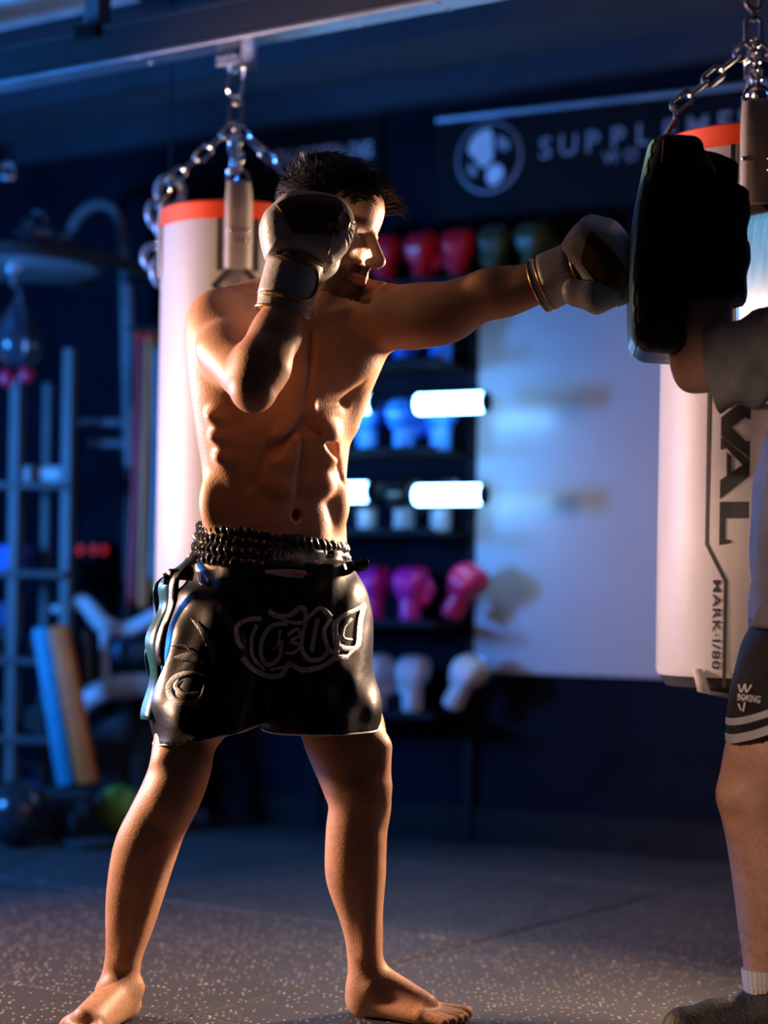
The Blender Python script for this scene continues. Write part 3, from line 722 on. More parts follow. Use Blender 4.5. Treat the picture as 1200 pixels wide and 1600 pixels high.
# ruched waistband
def waistband():
    b = MB(); rows = []; n = 260; m = 21
    cT, aT = W2(313, 541, 832, 3.713); cB, aB = W2(300, 548, 896, 3.713)
    for j in range(m):
        t = j / (m - 1); c = cT.lerp(cB, t); a = (aT + (aB - aT) * t) / math.cos(R(10)); dp = 0.106 + 0.012 * t; row = []
        for k in range(n + 1):
            q = 2 * math.pi * k / n; ch = abs(math.sin(t * math.pi * 4))
            rr = 1 + (0.026 * ch + 0.004) + 0.016 * math.sin(q * 62 + 1.4 * math.sin(t * 13 + q * 5)) * (0.35 + 0.65 * ch)
            x, y = a * rr * math.cos(q), dp * rr * math.sin(q); yw = R(14)
            X = c.x + x * math.cos(yw) - y * math.sin(yw)
            row.append(V((X, c.y + x * math.sin(yw) + y * math.cos(yw), c.z - 0.13 * (X - c.x) + 0.0015 * math.sin(q * 31))))
        rows.append(row)
    return b.strip(rows)
wbm = waistband(); wbme = wbm.mesh('waistband', mat('ruched_satin', (0.028, 0.028, 0.03), 0.27, var=0.2, spec=0.7))
wbo = link('waistband', wbme, shorts); wbo.matrix_parent_inverse = mw(shorts).inverted()
def plain_band():
    rows = []; cT, aT = W2(313, 541, 820, 3.713); cB, aB = W2(300, 548, 915, 3.713)
    for j in range(5):
        t = j / 4; c = cT.lerp(cB, t); a = (aT + (aB - aT) * t) / math.cos(R(10)); dp = 0.106 + 0.012 * t; yw = R(14)
        rows.append([V((c.x + a * math.cos(q) * math.cos(yw) - dp * math.sin(q) * math.sin(yw), c.y + a * math.cos(q) * math.sin(yw) + dp * math.sin(q) * math.cos(yw), c.z - 0.13 * a * math.cos(q))) for q in [2 * math.pi * k / 90 for k in range(91)]])
    return MB().strip(rows)
pbm = plain_band(); BVW = BVHTree.FromPolygons([v for v in pbm.v], pbm.f)
def draped_text(name, txt, size_px, center, ang, m, parent, bvh, off, bold=0.0, sx=1.0, spacing=1.0, step=None):
    vs, fs = text_polys(txt, 1.0, bold, spacing=spacing, step=step or 0.25); out = []; c, s = math.cos(ang), math.sin(ang)
    for x, y, z in vs:
        x *= size_px * sx; y *= size_px
        p = drape(center[0] + x * c + y * s, center[1] + x * s - y * c, bvh, off)
        out.append(p if p is not None else P(center[0], center[1], 3.6))
    o = MB().add(out, fs).obj(name, m, parent, sm=False); o.matrix_parent_inverse = mw(parent).inverted(); return o
m_patch = mat('grey_patch', (0.10, 0.10, 0.105), 0.45, var=0.2, nscale=80); m_ink = mat('black_ink', (0.006, 0.006, 0.007), 0.5); m_redink = mat('red_thread', (0.75, 0.02, 0.015), 0.5)
m_whiteink = mat('white_ink', (0.7, 0.7, 0.7), 0.5)
ribbon('label_patch', [(421, 868), (460, 873), (503, 878)], 27, m_patch, shorts, BVW, 0.008, na=4)
draped_text('label_lettering', 'LUMPINEE', 19, (463, 873), 0.10, mat('pale_thread', (0.5, 0.49, 0.48), 0.5), shorts, BVW, 0.0125, bold=0.02, sx=0.86)
ribbon('label_patch', [(414, 894), (455, 897), (496, 900)], 13, mat('white_patch', (0.55, 0.53, 0.52), 0.5), shorts, BVW, 0.010, na=4, taper=True)
draped_text('label_lettering', 'Thailand', 10, (466, 898), 0.06, m_redink, shorts, BVW, 0.0130, bold=0.02)
# teal side ribbons and waist ties
def strip3(name, pts, wv, m, parent, wob=0.006, thick=0.0015):
    L = spline(pts, 8); rows = []
    for i, p in enumerate(L):
        wv2 = V(wv) * (1 + 0.15 * math.sin(i * 0.7)); off = V((math.sin(i * 0.55) * wob, math.cos(i * 0.43) * wob, 0))
        rows.append([p + off - wv2 / 2, p + off + V((0.003, -0.004, 0)), p + off + wv2 / 2])
    o = MB().strip(rows).obj(name, m, parent); md = o.modifiers.new('thick', 'SOLIDIFY'); md.thickness = thick
    o.matrix_parent_inverse = mw(parent).inverted(); return o
strip3('side_ribbon', [P(300, 872, 3.66), P(268, 905, 3.63), P(250, 960, 3.62), P(240, 1040, 3.61), P(234, 1125, 3.60)], (0.026, -0.022, 0), m_teal, shorts)
strip3('side_ribbon', [P(296, 880, 3.70), P(255, 910, 3.69), P(242, 980, 3.69), P(236, 1060, 3.69), P(231, 1118, 3.69)], (0.012, 0.03, 0), m_teal, shorts)
strip3('side_ribbon', [P(302, 868, 3.62), P(280, 900, 3.60), P(262, 960, 3.585), P(250, 1040, 3.58)], (0.016, -0.006, 0), m_satin, shorts, 0.004)
strip3('waist_tie', [P(300, 895, 3.62), P(275, 898, 3.61), P(252, 905, 3.61)], (0, -0.006, 0.024), m_satin, shorts, 0.004)
strip3('waist_tie', [P(540, 888, 3.66), P(558, 884, 3.64), P(573, 880, 3.63)], (0, -0.006, 0.022), m_satin, shorts, 0.003)

# ================================================================== BOXING GLOVES
m_leather = mat('grey_white_leather', (0.56, 0.54, 0.53), 0.40, var=0.08, nscale=30, bump=0.12, bscale=90)
m_bronze = mat('bronze_panel', (0.20, 0.12, 0.045), 0.32, 0.75, var=0.2, bump=0.08)
m_gold = mat('gold_piping', (0.50, 0.29, 0.07), 0.30, 0.8, var=0.15)
m_lining = mat('dark_lining', (0.02, 0.02, 0.02), 0.8)
GP = [(405, 462), (409, 432), (414, 402), (408, 378), (405, 355), (408, 338), (421, 324), (443, 305), (477, 301), (513, 305), (536, 317), (548, 338), (549, 360), (539, 388), (520, 405), (507, 412), (501, 430), (498, 455), (490, 480), (484, 496), (440, 492)]
_ga = R(14)
def gl(px, py): x, y = (px - 441) / 857, (488 - py) / 857; return (x * math.cos(_ga) - y * math.sin(_ga), x * math.sin(_ga) + y * math.cos(_ga))
GPL = [gl(*p) for p in GP]
def glove_meshes(h, detail=True):
    """boxing glove: local x = palm side, y = thumb side, z = toward the knuckles; cuff opening at the origin"""
    out = {}
    def grid(): return SDF((-0.10, -0.115, -0.03), (0.125, 0.115, 0.27), h)
    def ext(S, poly, hw, r, grow=0.0, mod=None):
        d2 = (poly2d(S.ax[0][:, None], S.ax[2][None, :], poly) - grow).astype(np.float32)[:, None, :]; y = S.ax[1][None, :, None]; x = S.ax[0][:, None, None]; z = S.ax[2][None, None, :]
        wv = hw(x, z) if callable(hw) else hw
        qa, qb = d2 + r, np.abs(y) - wv + r - grow
        d = np.minimum(np.maximum(qa, qb), 0) + np.sqrt(np.maximum(qa, 0) ** 2 + np.maximum(qb, 0) ** 2) - r
        return d + (mod(x, y, z) if mod else 0)
    cc = gl(527, 352)
    def rip(x, y, z):
        a = np.arctan2(z - cc[1], x - cc[0]); rr = np.sqrt((x - cc[0]) ** 2 + (z - cc[1]) ** 2)
        wt = np.clip((0.7 - np.abs(a + 0.25)) / 0.4 + 0.6, 0, 1) * np.clip(rr / 0.02, 0, 1)
        return 0.0028 * np.sin(a * 24) * wt
    hand = [p for p in GPL if p[1] > 0.088]; hand = [(p.x, p.y) for p in spline([(a, b, 0) for a, b in hand + hand[:1]], 4)][:-1]
    S = grid(); hwf = lambda x, z: 0.052 + 0.016 * np.clip((z - 0.09) / 0.08, 0, 1)
    S.d = ext(S, hand, hwf, 0.036, mod=rip).astype(np.float32)
    # channel where the fingers curl into the palm
    S.rc((cc[0] - 0.012, -0.068, cc[1] - 0.018), (cc[0] - 0.012, -0.056, cc[1] - 0.018), 0.008, 0.006, 0.010, True)
    S.rc((cc[0] - 0.012, 0, cc[1] - 0.018), (cc[0] - 0.012, 0, cc[1] - 0.075), 0.004, 0.006, 0.010, True)
    base = S.d.copy(); out['shell'] = S.polygonise('glove_shell')
    # side panels
    pan = [gl(*p) for p in ((426, 330), (440, 321), (465, 315), (492, 313), (516, 316), (526, 326), (528, 340), (520, 352), (513, 373), (480, 374), (453, 373), (440, 352))]
    S = grid(); reg = poly2d(S.ax[0][:, None], S.ax[2][None, :], pan)[:, None, :] + 0 * S.ax[1][None, :, None]
    for sd, nm in ((-1, 'side_panel'), (1, 'inner_panel')):
        S.d = np.maximum(np.maximum(base - 0.0018, -base - 0.012), np.maximum(reg, -(sd * S.ax[1][None, :, None] - 0.040) + 0 * reg)).astype(np.float32); out[nm] = S.polygonise('glove_panel')
    # thumb
    S = grid()
    S.rc((0.030, 0.052, 0.085), (0.052, 0.066, 0.130), 0.026, 0.026, 0.02); S.rc((0.052, 0.066, 0.130), (0.060, 0.056, 0.165), 0.025, 0.022, 0.02); out['thumb'] = S.polygonise('glove_thumb')
    # cuff
    S = grid(); rows = []
    cf = [(0.000, 0.001, 0.050, 0.044), (0.03, 0.0, 0.051, 0.046), (0.07, 0.001, 0.050, 0.046), (0.098, 0.003, 0.049, 0.047), (0.112, 0.004, 0.044, 0.044)]
    S.loft([(V((x, 0, z)), a, b) for z, x, a, b in cf], 0, 0.01); S.loft([(V((0.001, 0, -0.02)), 0.040, 0.036), (V((0.001, 0, 0.03)), 0.038, 0.034)], 0, 0.004, True); out['cuff'] = S.polygonise('glove_cuff')
    out['cc'] = cc
    return out
def ell_ring(z0, cx, a, b, tilt=0.0, n=44, amp=0.0):
    return [V((cx + a * math.cos(q), b * math.sin(q), z0 + tilt * math.cos(q) + amp * max(0, math.sin(q + 0.6)))) for q in [2 * math.pi * k / n for k in range(n)]]
def build_glove(name, label, M, mats, meshes, group=None, mirror=False, fancy=True):
    g = thing(name, label, 'boxing glove', group=group); g.matrix_basis = M @ Matrix.Diagonal((1, -1 if mirror else 1, 1, 1))
    for k in ('shell', 'side_panel', 'inner_panel', 'thumb', 'cuff'):
        o = link(k, meshes[k], g)
        if not meshes[k].materials: meshes[k].materials.append(mats[k])
        o.material_slots[0].link = 'OBJECT'; o.material_slots[0].material = mats[k]
    if fancy:
        MB().tube(ell_ring(0.0, 0.001, 0.0505, 0.0445), 0.0028, 6, True).obj('cuff_piping', m_gold, g)
        MB().tube(ell_ring(0.018, 0.001, 0.0515, 0.0460), 0.0018, 6, True).obj('cuff_piping', m_gold, g)
        MB().tube(ell_ring(0.101, 0.003, 0.0505, 0.0485), 0.0026, 6, True).obj('wrist_piping', m_gold, g)
        # strap with rounded end wrapped round the cuff
        def cyl(q, z, r): return V((0.001 + (0.051 + r) * math.cos(q), (0.0465 + r) * math.sin(q), z))
        rows = []
        for j in range(9):
            z = 0.024 + 0.068 * j / 8; e = 0.55 * math.sqrt(max(0, 1 - ((j - 4) / 4.0) ** 2)); q1 = -1.15 + e; q0 = -4.6
            rows.append([cyl(q0 + (q1 - q0) * i / 30, z, 0.0032) for i in range(31)])
        st = MB().strip(rows).obj('strap', mats['cuff'], g); sd = st.modifiers.new('thick', 'SOLIDIFY'); sd.thickness = 0.003
        edge = [cyl(-2.4 + 1.25 * i / 9, 0.024, 0.0045) for i in range(10)] + [cyl(-1.15 + 0.55 * math.cos(a), 0.058 + 0.034 * math.sin(a), 0.0045) for a in [-math.pi / 2 + math.pi * i / 14 for i in range(1, 14)]] + [cyl(-1.15 - 1.25 * i / 9, 0.092, 0.0045) for i in range(10)]
        MB().tube(edge, 0.0022, 6).obj('strap_piping', m_gold, g)
        vs, fs = text_polys('RIVAL', 0.013, 0.02, step=0.004)
        MB().add([cyl(-1.55 - (y / 0.05), 0.058 + x, 0.0042) for x, y, z in vs], fs).obj('strap_lettering', m_silver, g, sm=False)
        cc = meshes['cc']; sh = meshes['shell']; bv = BVHTree.FromPolygons([v.co[:] for v in sh.vertices], [p.vertices[:] for p in sh.polygons])
        def sew(nm, pts, r, m, closed=False, side=-1):
            out = []
            for p in spline([(*gl(*q), 0) for q in (pts + pts[:1] if closed else pts)], 6):
                hit = bv.ray_cast(V((p.x, side * 0.3, p.y)), V((0, -side, 0)))
                if hit[0] is not None: out.append(hit[0] + V((0, side * 0.0016, 0)))
            if len(out) > 2: MB().tube(out[:-1] if closed else out, r, 6, closed).obj(nm, m, g)
        for sd in (-1, 1):
            sew('panel_piping', [(426, 330), (440, 321), (465, 315), (492, 313), (516, 316), (526, 326), (528, 340), (520, 352), (513, 373), (480, 374), (453, 373), (440, 352)], 0.0016, m_gold, True, sd)
            sew('seam', [(453, 373), (449, 386), (447, 400)], 0.0016, m_silver, False, sd); sew('seam', [(513, 373), (508, 395), (503, 412)], 0.0014, m_silver, False, sd)
            sew('finger_loop', [(529 + 9 * math.cos(a), 352 + 12 * math.sin(a)) for a in [2 * math.pi * i / 10 for i in range(10)]], 0.0026, m_gold, True, sd)
    return g
GM = glove_meshes(0.0026)
GMATS = {'shell': m_leather, 'side_panel': m_bronze, 'inner_panel': m_bronze, 'thumb': m_leather, 'cuff': m_leather}
g0 = P(441, 490, 3.485)
Mg = Matrix.Translation(g0) @ Matrix.Rotation(R(8), 4, 'Z') @ Matrix.Rotation(_ga, 4, 'Y') @ Matrix.Rotation(R(-3), 4, 'X')
build_glove('boxing_glove', 'grey and bronze boxing glove held up against the fighter\'s temple', Mg, GMATS, GM)
# punching glove: knuckles into the pad, palm down, thumb toward the camera
pw = (P(985, 388, 3.44) - P(852, 444, 3.51)).normalized(); pv = V((0, 1, 0.25)); pv = (pv - pw * pv.dot(pw)).normalized(); pu = pv.cross(pw)
g1 = P(843, 446, 3.517); pz = 0.81
Mp = Matrix(((pu.x, pv.x, pw.x, g1.x), (pu.y, pv.y, pw.y, g1.y), (pu.z, pv.z, pw.z, g1.z), (0, 0, 0, 1))) @ Matrix.Diagonal((1, 1, pz, 1))
build_glove('boxing_glove', 'grey boxing glove on the outstretched arm driven into the black pad', Mp, GMATS, GM, mirror=True)

# ================================================================== PAD HOLDER
SK2 = mat('skin_fair', (0.60, 0.33, 0.22), 0.50, var=0.14, nscale=18, bump=0.12, bscale=200, attr='tint', spec=0.4)
h2 = R(-80); HM2 = Matrix.Translation(P(1342, 330, 3.42)) @ frame((math.sin(h2), -math.cos(h2) * 0.25, -0.12), (0, 0, 1)).to_4x4()
S = SDF((0.45, 3.05, -0.004), (1.25, 3.95, 1.62), 0.0060)
S.loft([(P(1300 if py > 700 else 1328, py, 3.44 if py > 700 else 3.42), a, b * 0.93) for py, a, b in ((1010, 0.115, 0.150), (900, 0.108, 0.145), (780, 0.115, 0.155), (660, 0.125, 0.175), (560, 0.120, 0.180), (500, 0.095, 0.165), (470, 0.06, 0.10))], 0, 0.02)
schain(S, [(P(1328, 510, 3.42), 0.068), (P(1334, 460, 3.42), 0.058), (P(1338, 400, 3.42), 0.058)], 0.02)
sL, eL, wL, fL = P(1305, 520, 3.27), P(1092, 574, 3.37), P(1118, 372, 3.44), P(1122, 318, 3.45)
schain(S, [(sL, 0.060), (sL.lerp(eL, .5), 0.050), (eL, 0.041), (eL.lerp(wL, .3), 0.047), (eL.lerp(wL, .7), 0.036), (wL, 0.029), (P(1120, 345, 3.45), 0.034)], 0.008)
S.rc(eL, eL + V((-0.012, 0, -0.016)), 0.034, 0.028, 0.012)
sR, eR, wR = P(1352, 520, 3.53), P(1395, 625, 3.58), P(1292, 430, 3.735)
schain(S, [(sR, 0.060), (sR.lerp(eR, .5), 0.050), (eR, 0.041), (eR.lerp(wR, .3), 0.045), (wR, 0.030), (P(1288, 405, 3.742), 0.034)], 0.008)
def fist(c, d, side):      # four curled fingers and a thumb closed round a grip bar
    d = V(d).normalized(); s = V(side).normalized(); n = d.cross(s)
    S.rc(c - d * 0.03, c + d * 0.012, 0.030, 0.033, 0.014)
    for i, L in enumerate((0.040, 0.045, 0.042, 0.034)):
        b = c + d * 0.022 + s * (-0.027 + 0.018 * i); k1 = b + n * 0.018 + d * 0.018; k2 = b + n * (0.018 + L * 0.6); k3 = b + n * 0.020 - d * 0.022
        S.chain([(b, 0.0105), (k1, 0.0100), (k2, 0.0095), (k3, 0.0085)], 0.004)
    t0 = c - s * 0.03; S.chain([(t0, 0.013), (t0 + n * 0.022 + d * 0.006, 0.012), (c + n * 0.044 - s * 0.006, 0.010)], 0.005)
fist(P(1118, 318, 3.45), (0, 0, 1), (0, 1, 0)); fist(P(1284, 385, 3.745), (0, 0, 1), (0, 1, 0))
def leg2(rows, dx=0, Yd=0): schain(S, [(P((a + b) / 2 + dx, py, 3.44 + Yd), (b - a) / 2 / FPX * 3.44) for py, a, b in rows], 0.004)
leg2([(1010, 1215, 1335), (1100, 1160, 1288), (1170, 1136, 1262), (1215, 1127, 1240), (1245, 1124, 1230), (1285, 1132, 1230), (1330, 1140, 1238), (1390, 1148, 1240), (1450, 1155, 1228), (1510, 1163, 1219), (1560, 1165, 1222)])
S.ell(P(1148, 1243, 3.42), (0.030, 0.036, 0.036), None, 0.02); S.ell(P(1152, 1285, 3.42), (0.018, 0.02, 0.025), None, 0.02)
leg2([(1010, 1260, 1420), (1100, 1290, 1425), (1200, 1310, 1425), (1255, 1318, 1420), (1330, 1345, 1440), (1390, 1360, 1450), (1450, 1375, 1445), (1530, 1385, 1440), (1550, 1385, 1440)], 0, 0.17)
head_prims(S, HM2)
S.rc(HM2 @ V((0.02, 0, -0.10)), P(1334, 470, 3.42), 0.040, 0.050, 0.02)
v, q = S.net(); me = np_mesh('body', v, q); me.materials.append(SK2); paint(me, v, np.array(HM2.inverted()))
holder = thing('person', 'pad holder in grey shirt and black shorts bracing two pads', 'person', (0.80, 3.5, 0))
link('body', me, holder, world=True)
for s in (-1, 1):
    e = MB().ball(HM2 @ V((0.0785, s * 0.031, -0.006)), 0.0125, 16).obj('eye', m_eye, holder, world=True)
    MB().ball(HM2 @ V((0.0872, s * 0.0300, -0.006)), 0.0052, 12).obj('iris', m_iris, e).matrix_parent_inverse = mw(e).inverted()
make_hair(HM2, holder, 500)
# t-shirt: loose grey cotton with wide sleeves
m_tee = mat('charcoal_cotton', (0.24, 0.235, 0.24), 0.85, var=0.25, nscale=9, bump=0.3, bscale=40)
m_sleeve = m_tee
S = SDF((0.48, 3.10, 0.70), (1.22, 3.95, 1.45), 0.0060)
S.loft([(P(cx if py > 700 else 1328, py, 3.44 if py > 700 else 3.42), a, b * 0.92) for py, a, b, cx in ((984, 0.148, 0.190, 1300), (880, 0.140, 0.185, 1300), (760, 0.136, 0.190, 1300), (660, 0.134, 0.200, 1300), (560, 0.130, 0.200, 1300), (500, 0.105, 0.185, 1300), (468, 0.066, 0.10, 1300))], 0, 0.02, mod=fold(20, 55, 40, 0.004))
slL = sL.lerp(eL, 0.80); slR = sR.lerp(eR, 0.8)
dL = (eL - sL).normalized(); dR = (eR - sR).normalized()
S.rc(sL, sL.lerp(eL, .25), 0.082, 0.080, 0.02); S.rc(sR, sR.lerp(eR, .25), 0.080, 0.076, 0.02)
S.rc(P(1334, 468, 3.42), P(1338, 430, 3.42), 0.068, 0.07, 0.004, True)
v, q = S.net(); me = np_mesh('t_shirt', v, q); me.materials.append(m_tee); tee = link('t_shirt', me, holder, world=True)
for (a_, b_, f0, f1) in ((sL, eL, 0.05, 0.88), (sR, eR, 0.05, 0.9)):
    d_ = (b_ - a_).normalized(); x_ = d_.cross(V((0, 0, 1))).normalized(); y_ = x_.cross(d_); rows = []
    for j in range(22):
        t = j / 21; c_0 = a_.lerp(b_, f0 + (f1 - f0) * t); row = []
        for k in range(57):
            q_ = 2 * math.pi * k / 56; r_ = 0.074 - 0.004 * t + 0.005 * math.sin(q_ * 3 + t * 9) + 0.004 * math.sin(q_ * 5 - t * 14) + 0.004 * math.sin(t * 22 + q_)
            row.append(c_0 + (x_ * math.cos(q_) + y_ * math.sin(q_) * (1.0 + 0.1 * t)) * r_ + V((0, 0, -0.012 * t)))
        rows.append(row)
    so_ = MB().strip(rows).obj('sleeve', m_sleeve, tee); so_.modifiers.new('t', 'SOLIDIFY').thickness = 0.003; so_.matrix_parent_inverse = mw(tee).inverted()
# shorts with two grey hem stripes
m_sh2 = mat('black_mesh_cloth', (0.010, 0.010, 0.012), 0.6, bump=0.2, bscale=60)
S = SDF((0.48, 3.10, 0.45), (1.22, 3.95, 0.95), 0.0060)
lA = [(P((a + b) / 2, py, Y), (b - a) / 2 / FPX * Y, dp) for py, a, b, Y, dp in ((965, 1172, 1340, 3.46, 0.10), (1010, 1160, 1335, 3.46, 0.11), (1080, 1142, 1330, 3.43, 0.11), (1150, 1138, 1300, 3.43, 0.105), (1210, 1137, 1290, 3.43, 0.10))]
lB = [(P((a + b) / 2, py, Y), (b - a) / 2 / FPX * Y, dp) for py, a, b, Y, dp in ((1000, 1260, 1430, 3.60, 0.10), (1080, 1270, 1450, 3.61, 0.10), (1150, 1280, 1450, 3.61, 0.10), (1180, 1282, 1450, 3.61, 0.10))]
hp2 = (P(1140, 1163, 3.43), V((0.42, 0, -1)).normalized())
S.loft([(P(1300, 930, 3.46), 0.132, 0.165), (P(1300, 1050, 3.49), 0.142, 0.165)], 0, 0.02)
S.loft(lA, 0, 0.02, mod=fold(40, 40, 25, 0.003), planes=[hp2]); S.loft(lB, 0, 0.02)
v, q = S.net(); me = np_mesh('shorts', v, q); me.materials.append(m_sh2); sh2 = link('shorts', me, holder, world=True)
BV2 = BVHTree.FromPolygons([tuple(x) for x in v], [tuple(int(i) for i in f) for f in q])
m_stripe = mat('grey_stripe', (0.55, 0.54, 0.55), 0.7)
for dz, wd in ((0.012, 0.016), (0.042, 0.013)):
    rows = []
    for k in range(41):
        qa = 2 * math.pi * k / 40; row = []
        for j in (-.5, .5):
            c, a, b = lA[-2]; d = V((math.cos(qa) * a * 1.3, math.sin(qa) * b * 1.3, 0)); z = hp2[0].z + (c.x + d.x * 0.77 - hp2[0].x) * 0.42 + dz + wd * j
            hit = BV2.find_nearest(V((c.x, c.y, z)) + d); n = hit[1]; row.append(V((hit[0].x, hit[0].y, z)) + V((n.x, n.y, 0)) * 0.002)
        rows.append(row)
    o = MB().strip(rows).obj('hem_stripe', m_stripe, sh2); o.matrix_parent_inverse = mw(sh2).inverted()
draped_text('shorts_lettering', 'BOXING', 15, (1172, 1092), 0.12, m_whiteink, sh2, BV2, 0.003, bold=0.02, sx=0.62)
for L in ([(1156, 1070), (1160, 1082), (1166, 1070), (1168, 1082), (1176, 1071)], [(1155, 1086), (1164, 1092), (1172, 1088)], [(1156, 1100), (1160, 1110)], [(1166, 1098), (1163, 1112)]):
    ribbon('crown_emblem', L, 3, m_whiteink, sh2, BV2, 0.003)
# socks and shoes
m_sock = mat('white_ribbed_cotton', (0.72, 0.70, 0.68), 0.85, var=0.08); m_shoe = mat('black_shoe_mesh', (0.02, 0.02, 0.022), 0.55, bump=0.3, bscale=150); m_sole = mat('pale_rubber_sole', (0.60, 0.57, 0.53), 0.6)
for k, (ax, AY, z1) in enumerate(((1192, 3.44, 1514), (1412, 3.61, 1520))):
    a = P(ax, 1555, AY); top = P(ax, z1, AY); rows = []
    for j in range(12):
        t = j / 11; c = V((a.x, a.y, 0.06)).lerp(top, t); r = 0.036 + 0.002 * (t > 0.7) - 0.003 * math.sin(t * 3)
        rows.append([c + V((math.cos(qq) * r, math.sin(qq) * r, 0)) * (1 + 0.03 * math.sin(qq * 26)) for qq in [2 * math.pi * i / 104 for i in range(105)]])
    o = MB().strip(rows).obj('sock', m_sock, holder, world=True)
    S = SDF((a.x - 0.24, a.y - 0.1, -0.004), (a.x + 0.12, a.y + 0.1, 0.16), 0.004)
    S.rc((a.x + 0.025, a.y, 0.045), (a.x - 0.14, a.y - 0.01, 0.042), 0.042, 0.042, 0.03); S.rc((a.x, a.y, 0.07), (a.x - 0.08, a.y, 0.06), 0.045, 0.035, 0.03); S.rc((a.x + 0.01, a.y, 0.08), (a.x + 0.012, a.y, 0.105), 0.042, 0.040, 0.02)
    S.rc((a.x + 0.005, a.y, 0.10), (a.x + 0.005, a.y, 0.16), 0.034, 0.036, 0.004, True); S.put(lambda X, Y, Z: Z - 0.022 + 0 * X + 0 * Y, (a.x - 0.24, a.y - 0.1, -0.01), (a.x + 0.12, a.y + 0.1, 0.022), 0.003, True)
    v, q = S.net(); me = np_mesh('shoe', v, q); me.materials.append(m_shoe); sh = link('shoe', me, holder, world=True)
    pts = [(a.x + 0.072 - 0.0, a.y)]
    prof = [(0.070, 0.0), (0.060, 0.030), (0.02, 0.042), (-0.06, 0.040), (-0.12, 0.050), (-0.17, 0.040), (-0.192, 0.0), (-0.17, -0.040), (-0.12, -0.050), (-0.06, -0.042), (0.02, -0.042), (0.060, -0.030)]
    pp = [p.xy for p in spline([(x, y, 0) for x, y in prof + prof[:1]], 4)][:-1]
    so = MB().prism([(a.x + x, a.y + y) for x, y in pp], 0.030).obj('sole', m_sole, sh, bevel=0.004); so.matrix_parent_inverse = mw(sh).inverted()
    for i in range(4):
        x = a.x - 0.055 - 0.022 * i; zt = 0.098 - 0.006 * i
        lc = MB().tube([V((x, a.y - 0.026, zt - 0.012)), V((x - 0.004, a.y, zt + 0.003)), V((x, a.y + 0.026, zt - 0.012))], 0.003, 6).obj('lace', m_hem, sh); lc.matrix_parent_inverse = mw(sh).inverted()

# ------------------------------------------------------------------ kick pads
m_padblk = mat('black_pad_leather', (0.016, 0.015, 0.015), 0.38, bump=0.12, bscale=70, var=0.2)
m_padteal = mat('teal_pad_face', (0.22, 0.55, 0.66), 0.35, bump=0.08, bscale=50, var=0.12)
m_padcloth = mat('black_pad_cloth', (0.010, 0.010, 0.011), 0.75, bump=0.3, bscale=60, spec=0.2)
def thai_pad(label, M, face):
    """local: z up, x = rear side (face looks toward -x), y across"""
    g = thing('kick_pad', label, 'kick pad'); g.matrix_basis = M
    S = SDF((-0.10, -0.14, -0.24), (0.14, 0.14, 0.24), 0.0038)
    def body_(grow, x0, x1):
        def fn(X, Y, Z):
            bow = 0.030 * (Z / 0.19) ** 2 * np.sign(1) * 0.6; xx = X - bow
            hx = (x1 - x0) / 2; r = 0.028
            qx, qy, qz = np.abs(xx - (x0 + x1) / 2) - hx + r, np.abs(Y) - 0.098 - grow + r, np.abs(Z) - 0.192 - grow + r
            return np.minimum(np.maximum(qx, np.maximum(qy, qz)), 0) + np.sqrt(np.maximum(qx, 0) ** 2 + np.maximum(qy, 0) ** 2 + np.maximum(qz, 0) ** 2) - r
        return fn
    S.put(body_(0, -0.045, 0.050), (-0.1, -0.12, -0.22), (0.1, 0.12, 0.22), 0.004); S.rc((0.030, 0, -0.14), (0.032, 0, 0.14), 0.030, 0.030, 0.03)
    base = S.d.copy()
    link('pad_body', S.polygonise('pad_body'), g, m_padblk)
    S.d = np.maximum(np.maximum(base - 0.0025, -base - 0.012), (S.ax[0][:, None, None] - 0.018 * (S.ax[2][None, None, :] / 0.19) ** 2 + 0.038) + 0 * S.ax[1][None, :, None]).astype(np.float32)
    link('pad_face', S.polygonise('pad_face'), g, face)
    for z in (-0.155, -0.0, 0.155): MB().tube([V((-0.020 + 0.018 * (z / .19) ** 2, -0.1005, z - 0.02)), V((-0.020 + 0.018 * (z / .19) ** 2, -0.1005, z + 0.02))], 0.0012, 5).obj('stitching', m_hem if False else m_rubberblack, g)
    return g
def padM(c, yaw, lean, scale=1.0): return Matrix.Translation(c) @ Matrix.Rotation(yaw, 4, 'Z') @ Matrix.Rotation(lean, 4, 'Y')
pad1 = thai_pad('black kick pad with pale teal striking face struck by the punching glove', padM(P(1026, 392, 3.43), R(-5), R(4)), m_padteal)
# straps and padded grip of the near pad, wrapped round the holder's forearm
def wrap(parent, p0, p1, r0, r1, name, m, rough=0.0022):
    S = SDF(np.minimum(p0, p1) - 0.11, np.maximum(p0, p1) + 0.11, 0.004); ph = random.random() * 6
    a = np.array(p0); b = np.array(p1); ba = b - a; L = ba @ ba
    def fn(X, Y, Z):
        x, y, z = X - a[0], Y - a[1], Z - a[2]; t = (x * ba[0] + y * ba[1] + z * ba[2]) / L; tc = np.clip(t, 0, 1)
        d = np.sqrt((x - tc * ba[0]) ** 2 + (y - tc * ba[1]) ** 2 + (z - tc * ba[2]) ** 2) - (r0 + (r1 - r0) * tc)
        d = d + rough * np.sin(Z * 90 + X * 60 + ph) + rough * np.sin(Y * 110 - X * 70)
        return np.maximum(d, np.maximum(-t, t - 1) * math.sqrt(L) - 0.004)
    S.put(fn, np.minimum(p0, p1) - max(r0, r1), np.maximum(p0, p1) + max(r0, r1), 0.004)
    o = link(name, S.polygonise(name), parent, m); o.matrix_parent_inverse = parent.matrix_basis.inverted(); return o
wrap(pad1, P(1112, 470, 3.40), P(1110, 385, 3.42), 0.060, 0.070, 'forearm_strap', m_padcloth)
